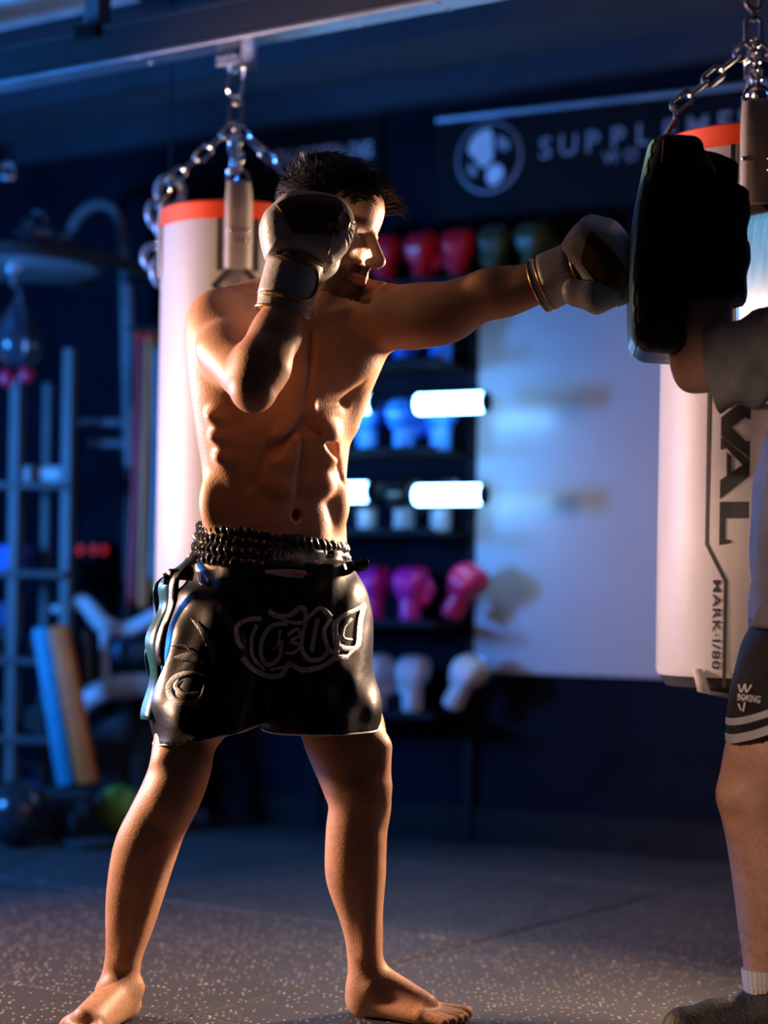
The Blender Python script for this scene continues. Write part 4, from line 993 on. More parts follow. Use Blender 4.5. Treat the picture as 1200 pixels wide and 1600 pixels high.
wrap(pad1, P(1106, 392, 3.42), P(1112, 300, 3.43), 0.068, 0.066, 'forearm_strap', m_padcloth)
wrap(pad1, P(1090, 330, 3.43), P(1112, 252, 3.43), 0.055, 0.050, 'hand_cover', m_padcloth)
wrap(pad1, P(1095, 500, 3.43), P(1085, 440, 3.42), 0.042, 0.052, 'strap_tail', m_padcloth)
hd = spline([P(1072, 222, 3.39), P(1092, 232, 3.37), P(1108, 252, 3.37), P(1118, 275, 3.38)], 8)
rows = [[p + V((0, -0.012, 0.004)), p, p + V((-0.004, 0.03, -0.012))] for p in hd]
o = MB().strip(rows).obj('handle', mat('pale_webbing', (0.5, 0.55, 0.56), 0.4), pad1); o.modifiers.new('t', 'SOLIDIFY').thickness = 0.003; o.matrix_parent_inverse = pad1.matrix_basis.inverted()
pad2 = thai_pad('kick pad with sky blue face behind the holder\'s sleeve', padM(P(1226, 480, 3.69), R(35), R(-3)), mat('sky_blue_pad_face', (0.10, 0.42, 0.72), 0.3, var=0.25, nscale=14, stretch=(1, 6, 1)))

# ================================================================== PUNCHING BAGS
m_bag = mat('off_white_vinyl', (0.39, 0.375, 0.385), 0.5, bump=0.06, bscale=40, var=0.06, nscale=6)
m_orange = mat('orange_band', (0.80, 0.07, 0.015), 0.5); m_strapg = mat('grey_webbing', (0.42, 0.38, 0.36), 0.6, bump=0.2, bscale=300)
BR = 0.18
LINK = {}
def link_mesh(L, wd, r):
    key = (L, wd, r)
    if key not in LINK:
        pts = []; hw = wd / 2; st = L / 2 - hw
        for k in range(24):
            a = 2 * math.pi * k / 24; pts.append(V((hw * math.cos(a), 0, hw * math.sin(a) + (st if math.sin(a) >= 0 else -st))))
        LINK[key] = MB().tube(pts, r, 8, True).mesh('chain_link', m_chrome)
    return LINK[key]
def chain_run(parent, a, b, L=0.045, wd=0.022, r=0.0032, sag=0.0, name='chain_link'):
    a, b = V(a), V(b); n = max(1, round((b - a).length / (L - 2.2 * r))); d = (b - a).normalized()
    for i in range(n):
        t = (i + 0.5) / n; o = link(name, link_mesh(L, wd, r), parent); p = a.lerp(b, t) + V((0, 0, -sag * math.sin(math.pi * t)))
        q = d.to_track_quat('Z', 'X').to_matrix().to_4x4()
        o.matrix_basis = Matrix.Translation(p) @ q @ Matrix.Rotation(R(90) * (i % 2) + 0.3, 4, 'Z')
        o.matrix_parent_inverse = mw(parent).inverted()
def bag(label, clabel, c, ztop, zbot, spin, detail):
    tocam = V((-c.x, -c.y, 0)).normalized(); er = V((-tocam.y, tocam.x, 0))
    if er.x < 0: er = -er
    g = thing('punching_bag', label, 'punching bag', (c.x, c.y, zbot), 'white hanging heavy bags')
    H = ztop - zbot
    def cp(th, z, r=0.0):       # point on the bag skin, angle 0 faces the camera side
        th += spin; return er * ((BR + r) * math.sin(th)) + tocam * ((BR + r) * math.cos(th)) + V((0, 0, z))
    MB().lathe([(0.001, 0.0), (0.12, 0.002), (0.160, 0.012), (BR - 0.006, 0.035)], 64).obj('bottom_cap', m_rubberblack, g)
    MB().lathe([(BR - 0.004, 0.034), (BR, 0.045), (BR + 0.001, H * .3), (BR, H * .6), (BR - 0.001, H - 0.045)], 72).obj('body', m_bag, g)
    MB().lathe([(BR - 0.001, H - 0.045), (BR + 0.002, H - 0.043), (BR + 0.002, H - 0.004), (BR - 0.003, H), (BR - 0.03, H - 0.004), (0.001, H - 0.012)], 72).obj('top_band', m_orange, g)
    def poly(name, loops, m, r=0.0016):
        b = MB()
        for a0, z0, a1, z1, wd in loops:      # thick line from (arc metres, z) to (arc metres, z)
            n = 10; d = V((a1 - a0, z1 - z0, 0)); t = d.normalized(); nn = V((-t.y, t.x, 0)) * wd / 2; e = t * wd * 0.4
            rows = []
            for i in range(n + 1):
                p = V((a0, z0, 0)) - e + (d + 2 * e) * (i / n); rows.append([cp((p + nn * s).x / BR, (p + nn * s).y, r) for s in (-1, -.33, .33, 1)])
            b.strip(rows)
        return b.obj(name, m, g)
    # straps with rivets over the band
    for ang in (3, 93, 183, 273):
        rows = [[cp(R(ang) + s * 0.031 / BR, z, r) for s in (-1, -.5, 0, .5, 1)] for z, r in ((H - 0.165, 0.003), (H - 0.16, 0.006), (H - 0.10, 0.006), (H - 0.04, 0.008), (H + 0.012, 0.004), (H + 0.04, -0.012), (H + 0.05, -0.02))]
        st = MB().strip(rows).obj('strap', m_strapg, g); st.modifiers.new('t', 'SOLIDIFY').thickness = 0.005
        for s, z in ((-0.024, H - 0.075), (0.024, H - 0.075), (0.024, H - 0.098)):
            MB().ball(cp(R(ang) + s / BR, z, 0.008), 0.005, 10).obj('rivet', m_chrome, st).matrix_parent_inverse = st.matrix_basis.inverted()
        MB().tube([cp(R(ang) + 0.028 * math.cos(a) / BR, H + 0.055 + 0.022 * math.sin(a), -0.02) for a in [2 * math.pi * i / 20 for i in range(20)]], 0.004, 8, True).obj('d_ring', m_chrome, g)
    a0 = R(3) * BR
    poly('print_line', [(a0 - 0.045, H - 0.045, a0 - 0.045, H - 0.165, 0.010)], m_ink); poly('print_line', [(a0 + 0.045, H - 0.045, a0 + 0.045, H - 0.165, 0.010)], m_ink)
    dz = H - 0.205; s = 0.058
    for (x0, z0, x1, z1) in ((-s, dz, 0, dz + s), (0, dz + s, s, dz), (s, dz, 0, dz - s), (0, dz - s, -s, dz)): poly('print_diamond', [(a0 + x0, z0, a0 + x1, z1, 0.009)], m_ink)
    if detail:
        zA = lambda py: P(1150, py, c.y - 0.17).z - zbot
        th = lambda px: math.asin(max(-1, min(1, (P(px, 800, c.y - 0.165).x - P(1163, 800, c.y - 0.165).x) / BR))) * BR
        x1, x2 = th(1104), th(1134)
        poly('print_line', [(x1, zA(480), x1, zA(850), 0.0075)], m_ink); poly('print_line', [(x1, zA(850), x2, zA(908), 0.0075)], m_ink); poly('print_line', [(x2, zA(908), x2, zA(1072), 0.0075)], m_ink)
        poly('print_line', [(x1, zA(480), th(1137), zA(444), 0.0075)], m_ink); poly('print_line', [(th(1137), zA(444), th(1157), zA(418), 0.0075)], m_ink)
        # big wedge letters running down the bag: R I V A L
        xa, xb = th(1123), th(1168)
        def letter(py0, py1, segs):
            b = MB()
            for quad in segs:
                rows = []
                n = 8
                for i in range(n + 1):
                    row = []
                    for j in range(5):
                        f, e = i / n, j / 4
                        p = [quad[0][k] * (1 - f) * (1 - e) + quad[1][k] * f * (1 - e) + quad[2][k] * f * e + quad[3][k] * (1 - f) * e for k in (0, 1)]
                        row.append(cp((xa + (xb - xa) * p[1]) / BR, zA(py0 + (py1 - py0) * p[0]), 0.0018))
                    rows.append(row)
                b.strip(rows)
            return b.obj('print_letter', m_ink, g)
        letter(512, 565, [((0, 0), (0, 1), (.3, 1), (.3, 0)), ((.3, 1), (.95, 1), (.8, .8), (.3, .8)), ((.95, 1), (.95, .45), (.7, .45), (.7, 1)), ((.3, .55), (.9, .55), (.9, .4), (.3, .4)), ((.4, .4), (.75, 0), (1, 0), (.65, .4))])
        letter(575, 605, [((.1, 0), (.1, 1), (.9, 1), (.9, 0))])
        letter(616, 716, [((0, 1), (.36, 0), (.64, 0), (.30, 1)), ((.36, 0), (.64, 0), (1.0, 1), (.80, 1)), ((0, 1), (.40, 1), (.38, .85), (.05, .85)), ((.72, 1), (1.02, 1), (.95, .85), (.75, .85))])
        letter(681, 780, [((0, 0), (.10, 0), (.58, 1), (.38, 1)), ((.70, 0), (1, 0), (.64, 1), (.38, 1)), ((.25, .22), (.72, .22), (.68, .38), (.33, .38)), ((0, 0), (.22, 0), (.2, .12), (.04, .12))])
        letter(784, 852, [((0, 0), (0, 1), (.38, 1), (.38, 0)), ((.30, 0), (1.0, 0), (.92, .22), (.30, .22)), ((.85, 0), (1.0, 0), (.95, .42), (.88, .42))])
        vs, fs = text_polys('MARK·I/80', 0.030, 0.018, spacing=1.12, step=0.008)
        xm = th(1120); zm = zA(976)
        sc = (zA(906) - zA(1046)) / (max(v[0] for v in vs) - min(v[0] for v in vs))
        MB().add([cp((xm + y * 0.75) / BR, zm - x * sc, 0.0018) for x, y, z in vs], fs).obj('print_lettering', m_ink, g, sm=False)
    # seam and bottom loop
    poly('seam', [(-0.24, 0.05, -0.24, H - 0.05, 0.003)], m_strapg)
    MB().tube([V((0.025 * math.cos(a), 0.0, -0.012 + 0.018 * math.sin(a))) + tocam * 0.10 for a in [2 * math.pi * i / 18 for i in range(18)]], 0.004, 8, True).obj('bottom_ring', m_chrome, g)
    bs = MB().strip([[tocam * (BR - 0.005) + er * (-0.10) + V((0, 0, 0.05)), tocam * (BR - 0.012) + er * (-0.08) + V((0, 0, 0.05))], [tocam * 0.15 + er * (-0.09) + V((0, 0, 0.005)), tocam * 0.15 + er * (-0.065) + V((0, 0, 0.005))], [tocam * 0.12 + er * (-0.02) + V((0, 0, -0.01)), tocam * 0.12 + er * 0.0 + V((0, 0, -0.006))]]).obj('bottom_strap', m_strapg, g)
    bs.modifiers.new('t', 'SOLIDIFY').thickness = 0.004
    # chains up to the trolley on the rail
    ch = thing('bag_chain', clabel, 'chain', (c.x, c.y, ztop + 0.05))
    zt = RZ - (ztop + 0.05); zc_ = zt - 0.064
    top = V((c.x, c.y, ztop + 0.05 + zc_ - 0.112))
    for ang in (3, 93, 183, 273):
        e = V((c.x, c.y, zbot)) + cp(R(ang), H + 0.075, -0.02); chain_run(ch, e, top, 0.050, 0.026, 0.0042)
    sl = link('snap_link', link_mesh(0.065, 0.032, 0.0055), ch); sl.location = (0, 0, zc_ - 0.086)
    sw = MB().lathe([(0.001, 0.0), (0.010, 0.0), (0.014, 0.008), (0.014, 0.03), (0.009, 0.038), (0.009, 0.05), (0.001, 0.05)], 16).obj('swivel', m_chrome, ch); sw.location = (0, 0, zc_ - 0.066); sw.scale = (0.6, 0.6, 0.6)
    sl = link('snap_link', link_mesh(0.085, 0.038, 0.006), ch); sl.location = (0, 0, zc_); sl.rotation_euler = (0, R(8), 0.5)
    tr = thing('rail_trolley', 'steel trolley block on the rail above the ' + ('bag beside the fighter' if not detail else 'lettered bag'), 'trolley', (c.x, c.y, RZ - 0.01), rot=(0, 0, -RA))
    MB().box((0, -0.034, 0.005), (0.075, 0.006, 0.06)).obj('side_plate', m_steel, tr, sm=False, bevel=0.001); MB().box((0, 0.034, 0.005), (0.075, 0.006, 0.06)).obj('side_plate', m_steel, tr, sm=False, bevel=0.001)
    MB().box((0, 0, -0.022), (0.05, 0.062, 0.006)).obj('base_plate', m_steel, tr, sm=False)
    for x in (-0.024, 0.0, 0.024): MB().lathe([(0.001, 0), (0.009, 0), (0.009, 0.014), (0.001, 0.014)], 12, M=Matrix.Translation((x, -0.037, 0.0)) @ Matrix.Rotation(R(90), 4, 'X')).obj('roller', m_chrome, tr)
    return g
bagL = along_rail(372); bagR = along_rail(1178)
zt1 = P(330, 334, bagL.y).z; 
bag('white heavy bag with orange top band hanging behind the fighter\'s raised glove', 'chrome chain set holding the bag beside the fighter', V((bagL.x, bagL.y, 0)), zt1, zt1 - 1.12, R(0), False)
#print('bags', bagL, bagR, zt1, P(1100, 222, bagR.y).z, P(1100, 1075, bagR.y).z, RZ)
zt2 = P(1110, 222, bagR.y).z
bag('white heavy bag printed with black letters behind the pad holder', 'chrome chain set holding the black-lettered bag', V((bagR.x, bagR.y, 0)), zt2, P(1110, 1080, bagR.y).z, R(0), True)

# ================================================================== GLOVE RACK ON THE BACK WALL
RD0 = 0.30
rk0 = wall_at(640, 1110, 0.15); 
rack = thing('glove_rack', 'black six-tier wall rack holding rows of boxing gloves', 'rack', (rk0.x, rk0.y, 0))
SHY = (452, 572, 707, 832, 972, 1112)
pl, pr = wall_at(470, 800, 0.15), wall_at(729, 800, 0.15)
s_lim = (wall_at(742, 1050, 0.03) - WO).dot(WD) - 0.022; pr = pr - WD * max(0, (pr - WO).dot(WD) - s_lim)
shelf_z = [wall_at(640, y, 0.17).z for y in SHY]
sL_ = (pr - pl).length; mid = (pl + pr) / 2
def rk(o): o.matrix_parent_inverse = mw(rack).inverted(); return o
for i, z in enumerate(shelf_z):
    a, b = pl, (wall_at(866, 800, 0.15) if i == 0 else pr); c = (a + b) / 2
    M = wall_frame(V((c.x, c.y, z - 0.008)))
    sh = rk(MB().box((0, 0, 0), ((b - a).length, 0.014, RD0), M=M).obj('shelf', m_black, rack, sm=False, bevel=0.002))
    M2 = wall_frame(V((c.x, c.y, z - 0.002)) + WN * (RD0 / 2)); lipo = MB().box((0, 0, 0), ((b - a).length, 0.022, 0.006), M=M2).obj('shelf_lip', m_black, sh, sm=False); lipo.matrix_parent_inverse = mw(sh).inverted()
for p in (pl, pr):
    for d in (-0.135,):
        q = p + WN * d; rk(MB().box((q.x, q.y, 0.97), (0.028, 0.028, 1.94), rz=-WA).obj('upright', m_black, rack, sm=False, bevel=0.002))
# white-blue tube lamps fixed through the rack
def tube_lamp(label, px0, px1, py, off):
    a, b = wall_at(px0, py + 4, off), wall_at(px1, py, off); b.z = a.z
    m_ = (a + b) / 2; g = thing('tube_lamp', label, 'lamp', m_, group='glowing tube lamps on the glove rack')
    m_tube = mat('tube_glow', (0.9, 0.95, 1.0), 0.3, emit=(0.22, 0.56, 1.0), estr=20)
    o = MB().tube([a, b], 0.031, 16).obj('tube', m_tube, g); o.matrix_parent_inverse = mw(g).inverted()
    for e, s in ((a, -1), (b, 1)):
        o = MB().tube([e, e + WD * 0.012 * s], 0.033, 16).obj('end_cap', m_black, g); o.matrix_parent_inverse = mw(g).inverted()
tube_lamp('bright tube lamp on the rack next to the pale panel, over the blue gloves', 654, 757, 628, 0.33)
tube_lamp('bright tube lamp on the rack next to the pale panel, over the black gloves', 652, 754, 770, 0.33)
tube_lamp('bright tube lamp end showing past the fighter\'s ribs, over the blue gloves', 486, 580, 629, 0.33)
tube_lamp('bright tube lamp end showing past the fighter\'s waist, over the black gloves', 486, 577, 766, 0.33)

# gloves stored on the rack
GM2 = glove_meshes(0.0048)
def leather(n, c, r=0.35): return mat(n, c, r, var=0.12, bump=0.08)
RED, PINK, WHT, OLV = leather('red_leather', (0.75, 0.012, 0.03)), leather('pink_leather', (0.75, 0.02, 0.30)), leather('white_leather', (0.62, 0.60, 0.60)), leather('olive_leather', (0.06, 0.075, 0.03))
def shelf_glove(px, row, m, label, group, yaw=0, tilt=0, mirror=False, off=0.19, dark=None, lay=False):
    c = wall_at(px, SHY[row], off); c.z = shelf_z[row] + 0.002
    # palm toward the wall, knuckles up, cuff standing on the board
    B = Matrix(((-WN.x, WD.x * 1, 0, 0), (-WN.y, WD.y * 1, 0, 0), (0, 0, 1, 0), (0, 0, 0, 1)))
    if B.determinant() < 0: B = Matrix(((-WN.x, -WD.x, 0, 0), (-WN.y, -WD.y, 0, 0), (0, 0, 1, 0), (0, 0, 0, 1)))
    M = Matrix.Translation(c) @ Matrix.Rotation(R(yaw), 4, 'Z') @ B
    if lay: M = Matrix.Translation(c + V((0, 0, 0.052))) @ Matrix.Rotation(R(yaw), 4, 'Z') @ B @ Matrix.Rotation(R(tilt), 4, 'X')
    else: M = Matrix.Translation((0, 0, 0.045 * math.sin(R(abs(tilt))))) @ M @ Matrix.Rotation(R(tilt), 4, 'X') @ Matrix.Diagonal((0.76, 0.72, 0.80, 1))
    d = dark or m
    return build_glove('boxing_glove', label, M, {'shell': m, 'side_panel': d, 'inner_panel': d, 'thumb': m, 'cuff': d}, GM2, group, mirror, fancy=False)
ORD = ('next to', 'second from', 'third from', 'fourth from', 'fifth from')
for k, px in enumerate((716, 659, 602, 545, 488)): shelf_glove(px, 0, RED, 'red boxing glove on the top rack shelf, ' + ORD[k] + ' the olive gloves', 'red gloves on the top shelf', yaw=(10, -8, 6, -4, 8)[k], mirror=k % 2 == 1)
for k, px in enumerate((774, 832)): shelf_glove(px, 0, OLV, 'dark olive boxing glove ' + ('next to the red gloves' if k == 0 else 'at the outer end of the top shelf'), 'olive gloves on the top shelf', mirror=k == 1, yaw=6 - 9 * k)
BLU = leather('blue_leather', (0.03, 0.22, 0.75), 0.22); BLK = leather('black_leather', (0.012, 0.012, 0.014), 0.25); BTR = leather('pale_blue_leather', (0.06, 0.28, 0.72), 0.25); GTR = leather('grey_leather', (0.22, 0.24, 0.27), 0.3)
for k, px in enumerate((688, 631, 574)): shelf_glove(px, 1, BLU, 'blue boxing glove on the second rack shelf, ' + ORD[k] + ' the panel side', 'blue gloves on the second shelf', yaw=(-10, 8, -5)[k], mirror=k % 2 == 1)
for k, px in enumerate((688, 631, 574)): shelf_glove(px, 2, BLU, 'blue boxing glove on the third rack shelf, ' + ORD[k] + ' the panel side', 'blue gloves on the third shelf', yaw=(8, -6, 10)[k], mirror=k % 2 == 1, dark=BTR, off=0.16)
for k, px in enumerate((688, 631, 574)): shelf_glove(px, 3, BLK, 'black boxing glove on the fourth rack shelf, ' + ORD[k] + ' the panel side', 'black gloves on the fourth shelf', yaw=(8, -6, 10)[k], mirror=k % 2 == 1, dark=GTR, off=0.16)
for k, px in enumerate((640, 582)): shelf_glove(px, 4, PINK, 'pink boxing glove standing ' + ('next to the tipped crimson glove' if k == 0 else 'second from the tipped crimson glove'), 'upright pink gloves', yaw=(5, -6)[k], mirror=k % 2 == 0, off=0.2)
shelf_glove(704, 4, leather('crimson_leather', (0.70, 0.015, 0.10)), 'crimson boxing glove tipped over beside the pink gloves', 'tipped gloves', yaw=-10, tilt=30, off=0.17)
for k, px in enumerate((644, 586)): shelf_glove(px, 5, WHT, 'white boxing glove standing ' + ('next to the tipped white glove' if k == 0 else 'second from the tipped white glove'), 'upright white gloves', yaw=(10, -5)[k], mirror=k == 1)
shelf_glove(706, 5, WHT, 'white boxing glove tipped over on the lowest rack shelf', 'tipped gloves', yaw=-8, tilt=30, off=0.17)

# ================================================================== WALL PANEL AND BANNERS
def on_wall(px0, py0, px1, py1, off):
    a, b = wall_at(px0, py0, off), wall_at(px1, py1, off); return a, b
m_panel = mat('pale_gloss_panel', (0.34, 0.35, 0.37), 0.30, var=0.05, nscale=2, bump=0.02, bscale=5, coat=0.15)
pa = wall_at(742, 1050, 0.03); pb = wall_at(1190, 1050, 0.03); zt_ = wall_at(850, 455, 0.03).z; zb_ = wall_at(742, 1050, 0.03).z; zt_ = min(zt_, shelf_z[0] - 0.018)
pn = thing('wall_panel', 'large smooth pale panel beside the glove rack', 'panel', ((pa.x + pb.x) / 2, (pa.y + pb.y) / 2, (zt_ + zb_) / 2))
M = wall_frame(pn.location); Wp = (pb - pa).length
o = MB().box((0, 0, 0), (Wp, zt_ - zb_, 0.02), M=M).obj('sheet', m_panel, pn, sm=False, bevel=0.004); o.matrix_parent_inverse = mw(pn).inverted()
for sx, sy in ((-1, -1), (-1, 1), (1, -1), (1, 1)):
    o = MB().lathe([(0.001, 0.0), (0.010, 0.0), (0.010, 0.006), (0.001, 0.008)], 14, M=M @ Matrix.Translation((sx * (Wp / 2 - 0.04), sy * ((zt_ - zb_) / 2 - 0.04), 0.01))).obj('fixing', m_chrome, pn); o.matrix_parent_inverse = mw(pn).inverted()
m_letter = mat('pale_letters', (0.78, 0.78, 0.78), 0.5); m_letter2 = mat('grey_letters', (0.32, 0.33, 0.36), 0.5)
def banner(label, x0, x1, ytl, ybl, m):
    a, b = wall_at(x0, ytl, 0.012), wall_at(x1, ytl, 0.012); zb = wall_at(x0, ybl, 0.012).z; c = V(((a.x + b.x) / 2, (a.y + b.y) / 2, (a.z + zb) / 2))
    g = thing('banner', label, 'banner', c); M = wall_frame(c)
    o = MB().box((0, 0, 0), ((b - a).length, a.z - zb, 0.012), M=M).obj('board', m, g, sm=False); o.matrix_parent_inverse = mw(g).inverted()
    return g, a.z
def wall_text(g, txt, px, py, size, m, bold=0.0, sx=1.0, off=0.021):
    p = wall_at(px, py, off); M = wall_frame(p); vs, fs = text_polys(txt, size, bold)
    o = MB().add([M @ V((x * sx, y, 0)) for x, y, z in vs], fs).obj('letter' if len(txt) == 1 else 'lettering', m, g, sm=False); o.matrix_parent_inverse = mw(g).inverted(); return o
bn1, _ = banner('black banner with pale capital words behind the fighter\'s hair', 392, 596, 190, 330, m_black)
wall_text(bn1, 'YOU-GOTTA-DIG', 497, 243, 0.074, m_letter, 0.02, 0.72)
bn2, bz = banner('long black banner with round emblem and spaced capital letters', 684, 1230, 189, 345, m_black)
ta, tb_ = wall_at(684, 188, 0.035), wall_at(1230, 120, 0.035); tb_.z = ta.z
o = MB().tube([ta, tb_], 0.011, 10).obj('top_rod', mat('rod_grey', (0.35, 0.38, 0.42), 0.35, 0.5), bn2); o.matrix_parent_inverse = mw(bn2).inverted()
for ch, px, py in zip('SUPPLEMENT', (852, 888, 925, 965, 1004, 1046, 1090, 1132, 1172, 1208), (233, 228, 223, 217, 211, 206, 200, 194, 188, 183)): wall_text(bn2, ch, px, py, 0.098, m_letter2, 0.008)
for ch, px, py in zip('WO', (955, 986), (247, 243)): wall_text(bn2, ch, px, py, 0.055, m_letter2, 0.008)
# round emblem: ring with a mottled crest inside
ec = wall_at(764, 246, 0.021); EM = wall_frame(ec)
def emb(name, pts, m, r):
    o = MB().tube([EM @ V((x, y, 0)) for x, y in pts], r, 6, closed=True, flat=0.3).obj(name, m, bn2); o.matrix_parent_inverse = mw(bn2).inverted()
emb('emblem_ring', [(0.115 * math.cos(a), 0.115 * math.sin(a)) for a in [2 * math.pi * i / 48 for i in range(48)]], m_letter2, 0.0045)
def blob(pts, m):
    pp = [(p.x, p.y) for p in spline([(x * 0.1, y * 0.1, 0) for x, y in pts + pts[:1]], 4)][:-1]
    o = MB().prism(pp, 0.003, EM).obj('emblem_shape', m, bn2, sm=False); o.matrix_parent_inverse = mw(bn2).inverted()
blob([(-0.55, 0.75), (0.0, 0.95), (0.15, 0.4), (0.1, -0.1), (-0.25, -0.3), (-0.5, 0.0), (-0.75, 0.3)], m_letter); blob([(0.35, 0.7), (0.75, 0.4), (0.6, 0.15), (0.3, 0.35)], m_letter2)
blob([(-0.05, -0.35), (0.35, -0.25), (0.55, -0.6), (0.2, -0.95), (-0.05, -0.75)], m_letter); blob([(-0.7, -0.15), (-0.45, -0.3), (-0.5, -0.6), (-0.75, -0.4)], m_letter2)

# ================================================================== GYM EQUIPMENT ALONG THE LEFT
m_bluegrey = mat('grey_metal_paint', (0.20, 0.20, 0.21), 0.35, 0.2); m_dark = mat('dark_grey_paint', (0.03, 0.032, 0.036), 0.45)
m_whitegl = mat('white_gloss_plastic', (0.60, 0.60, 0.64), 0.3)
def pt(o, g): o.matrix_parent_inverse = mw(g).inverted(); return o
def ground(p): return V((p.x, p.y, 0))
# speed-bag platform with its ball
c = P(22, 412, 6.15)
g = thing('speed_bag_platform', 'round dark speed bag platform on wall arms in the left corner', 'platform', c)
pt(MB().lathe([(0.001, -0.018), (0.255, -0.018), (0.272, -0.010), (0.275, 0.008), (0.268, 0.018), (0.001, 0.018)], 48, c).obj('disc', m_bluegrey, g), g)
pt(MB().lathe([(0.268, 0.018), (0.285, 0.020), (0.288, -0.014), (0.272, -0.020)], 48, c).obj('rim', m_dark, g), g)
for dx in (-0.18, 0.18): 
    w0 = c + WD * dx; pt(MB().box((0, 0, 0), (0.04, 0.04, 0.75), M=wall_frame(w0 - WN * 0.28 + V((0, 0, 0.04)))).obj('wall_arm', m_dark, g, sm=False), g)
pt(MB().tube([c + V((0.16, -0.02, 0.02)), c + V((0.16, -0.02, 0.075))], 0.03, 14).obj('clamp', m_bluegrey, g), g)
pt(MB().lathe([(0.001, -0.018), (0.030, -0.018), (0.030, -0.035), (0.012, -0.045), (0.012, -0.075), (0.001, -0.08)], 20, c).obj('swivel', m_chrome, g), g)
b0 = P(30, 450, 6.15); s = thing('speed_bag', 'small dark speed ball hanging under the round platform', 'speed bag', V((b0.x, b0.y, c.z - 0.078 - 0.78 * 0.318))); s.scale = (0.78, 0.78, 0.78)
pr_ = [(0.001, 0.0), (0.045, 0.008), (0.082, 0.04), (0.098, 0.09), (0.088, 0.15), (0.055, 0.205), (0.022, 0.25), (0.010, 0.285), (0.001, 0.29)]
MB().lathe(pr_, 28).obj('ball', mat('dark_glossy_leather', (0.03, 0.035, 0.05), 0.2), s); MB().tube([V((0, 0, 0.285)), V((0, 0, 0.32))], 0.006, 8).obj('hanging_loop', m_chrome, s)
for k in range(4): MB().tube([V(((r + 0.002) * math.cos(k * math.pi / 2 + 0.5), (r + 0.002) * math.sin(k * math.pi / 2 + 0.5), z)) for r, z in pr_[1:-1]], 0.003, 5).obj('seam', m_chrome, s)
rr = P(26, 582, 6.12)
for k, (px, r) in enumerate(((11, 0.026), (41, 0.024))):
    q = P(px, 590 - 5 * k, 6.13); o = MB().ball(q, r, 16, (1, 1, 1.2)).obj('grip_ball', mat('red_rubber', (0.7, 0.01, 0.06), 0.4)); tag(o, ('larger' if k == 0 else 'smaller') + ' red rubber grip ball hung below the speed ball', 'ball', 'red grip balls')
    MB().tube([q + V((0, 0, r * 0.9)), V((b0.x, b0.y, c.z - 0.078 - 0.78 * 0.318 + 0.003))], 0.003, 6).obj('cord', m_rubberblack, o)
# chain heap lying on the platform
chh = thing('chain_heap', 'heap of steel chain links lying on the round platform', 'chain', P(62, 345, 6.1)); cr = random.Random(5); zc = c.z + 0.050
for i in range(16):
    o = link('chain_link', link_mesh(0.075, 0.042, 0.008), chh); p = P(cr.uniform(36, 100), 400, 6.1 + cr.uniform(-.08, .08)); p.z = zc + 0.012 + 0.10 * cr.random() * max(0, 1 - abs(i - 8) / 8)
    pt(o, chh); o.location = p; o.rotation_euler = (cr.uniform(0.6, 2.2), cr.uniform(-.7, .7), cr.uniform(0, 6)); 
# cable tower with bent pipe
g = thing('cable_tower', 'grey cable tower post with hooked pipe top beside the platform', 'exercise machine', ground(P(205, 730, 6.85)))
pp = spline([P(108, 375, 6.85), P(118, 345, 6.85), P(138, 325, 6.85), P(160, 319, 6.85), P(180, 330, 6.85), P(190, 360, 6.85), P(194, 400, 6.85), P(196, 440, 6.85)], 8)
pt(MB().tube(pp, 0.017, 14).obj('bent_pipe', m_bluegrey, g), g)
pt(MB().tube([P(196, 432, 6.85), P(197, 446, 6.85)], 0.030, 16).obj('collar', m_dark, g), g)
t0_, t1_ = P(199, 446, 6.85), P(204, 730, 6.85)
pt(MB().tube([t0_, t1_], 0.026, 16).obj('post', m_bluegrey, g), g); pt(MB().tube([t1_, ground(t1_) + V((0, 0, 0.02))], 0.024, 16).obj('lower_post', m_dark, g), g)
pt(MB().box(ground(t1_) + V((0, 0, 0.012)), (0.18, 0.18, 0.024), rz=-WA).obj('base_plate', m_dark, g, sm=False, bevel=0.003), g)
pt(MB().box(P(207, 590, 6.80), (0.016, 0.016, 0.22)).obj('weight_guide', m_chrome, g, sm=False), g)
for py, xs in ((660, (125, 190)), (693, (140, 192))): pt(MB().tube([P(xs[0], py, 6.87), P(xs[1], py, 6.87)], 0.013, 10).obj('cross_bar', m_bluegrey, g), g)
pt(MB().tube([P(124, 660, 6.86), P(152, 660, 6.86)], 0.022, 12).obj('grip', m_chrome, g), g)
# storage rack with uprights and boards
Yr = 6.55; r0 = ground(P(40, 900, Yr))
g = thing('storage_rack', 'dark steel storage rack with four boards in the left corner', 'rack', r0)
for px, Yq, wd, zt in ((28, 6.42, 0.036, 590), (76, 6.68, 0.026, 600), (110, 6.44, 0.034, 545), (-40, 6.68, 0.03, 600)):
    q = P(px, zt, Yq); pt(MB().box((q.x, q.y, q.z / 2), (wd, wd, q.z), rz=-WA).obj('upright', mat('upright_paint', (0.11, 0.11, 0.115), 0.4), g, sm=False, bevel=0.002), g)
m_slate = mat('shelf_paint', (0.075, 0.075, 0.08), 0.4)
def board(py, x0, x1, dep=0.32, th=0.022):
    a, b = P(x0, py, Yr), P(x1, py, Yr); c = (a + b) / 2; pt(MB().box(c, ((b - a).length, dep, th)).obj('board', m_slate, g, sm=False, bevel=0.002), g); return c.z + th / 2
zb1 = board(762, -60, 122); zb2 = board(897, -60, 112); zb3 = board(1030, -60, 104); zb4 = board(1150, -60, 100)
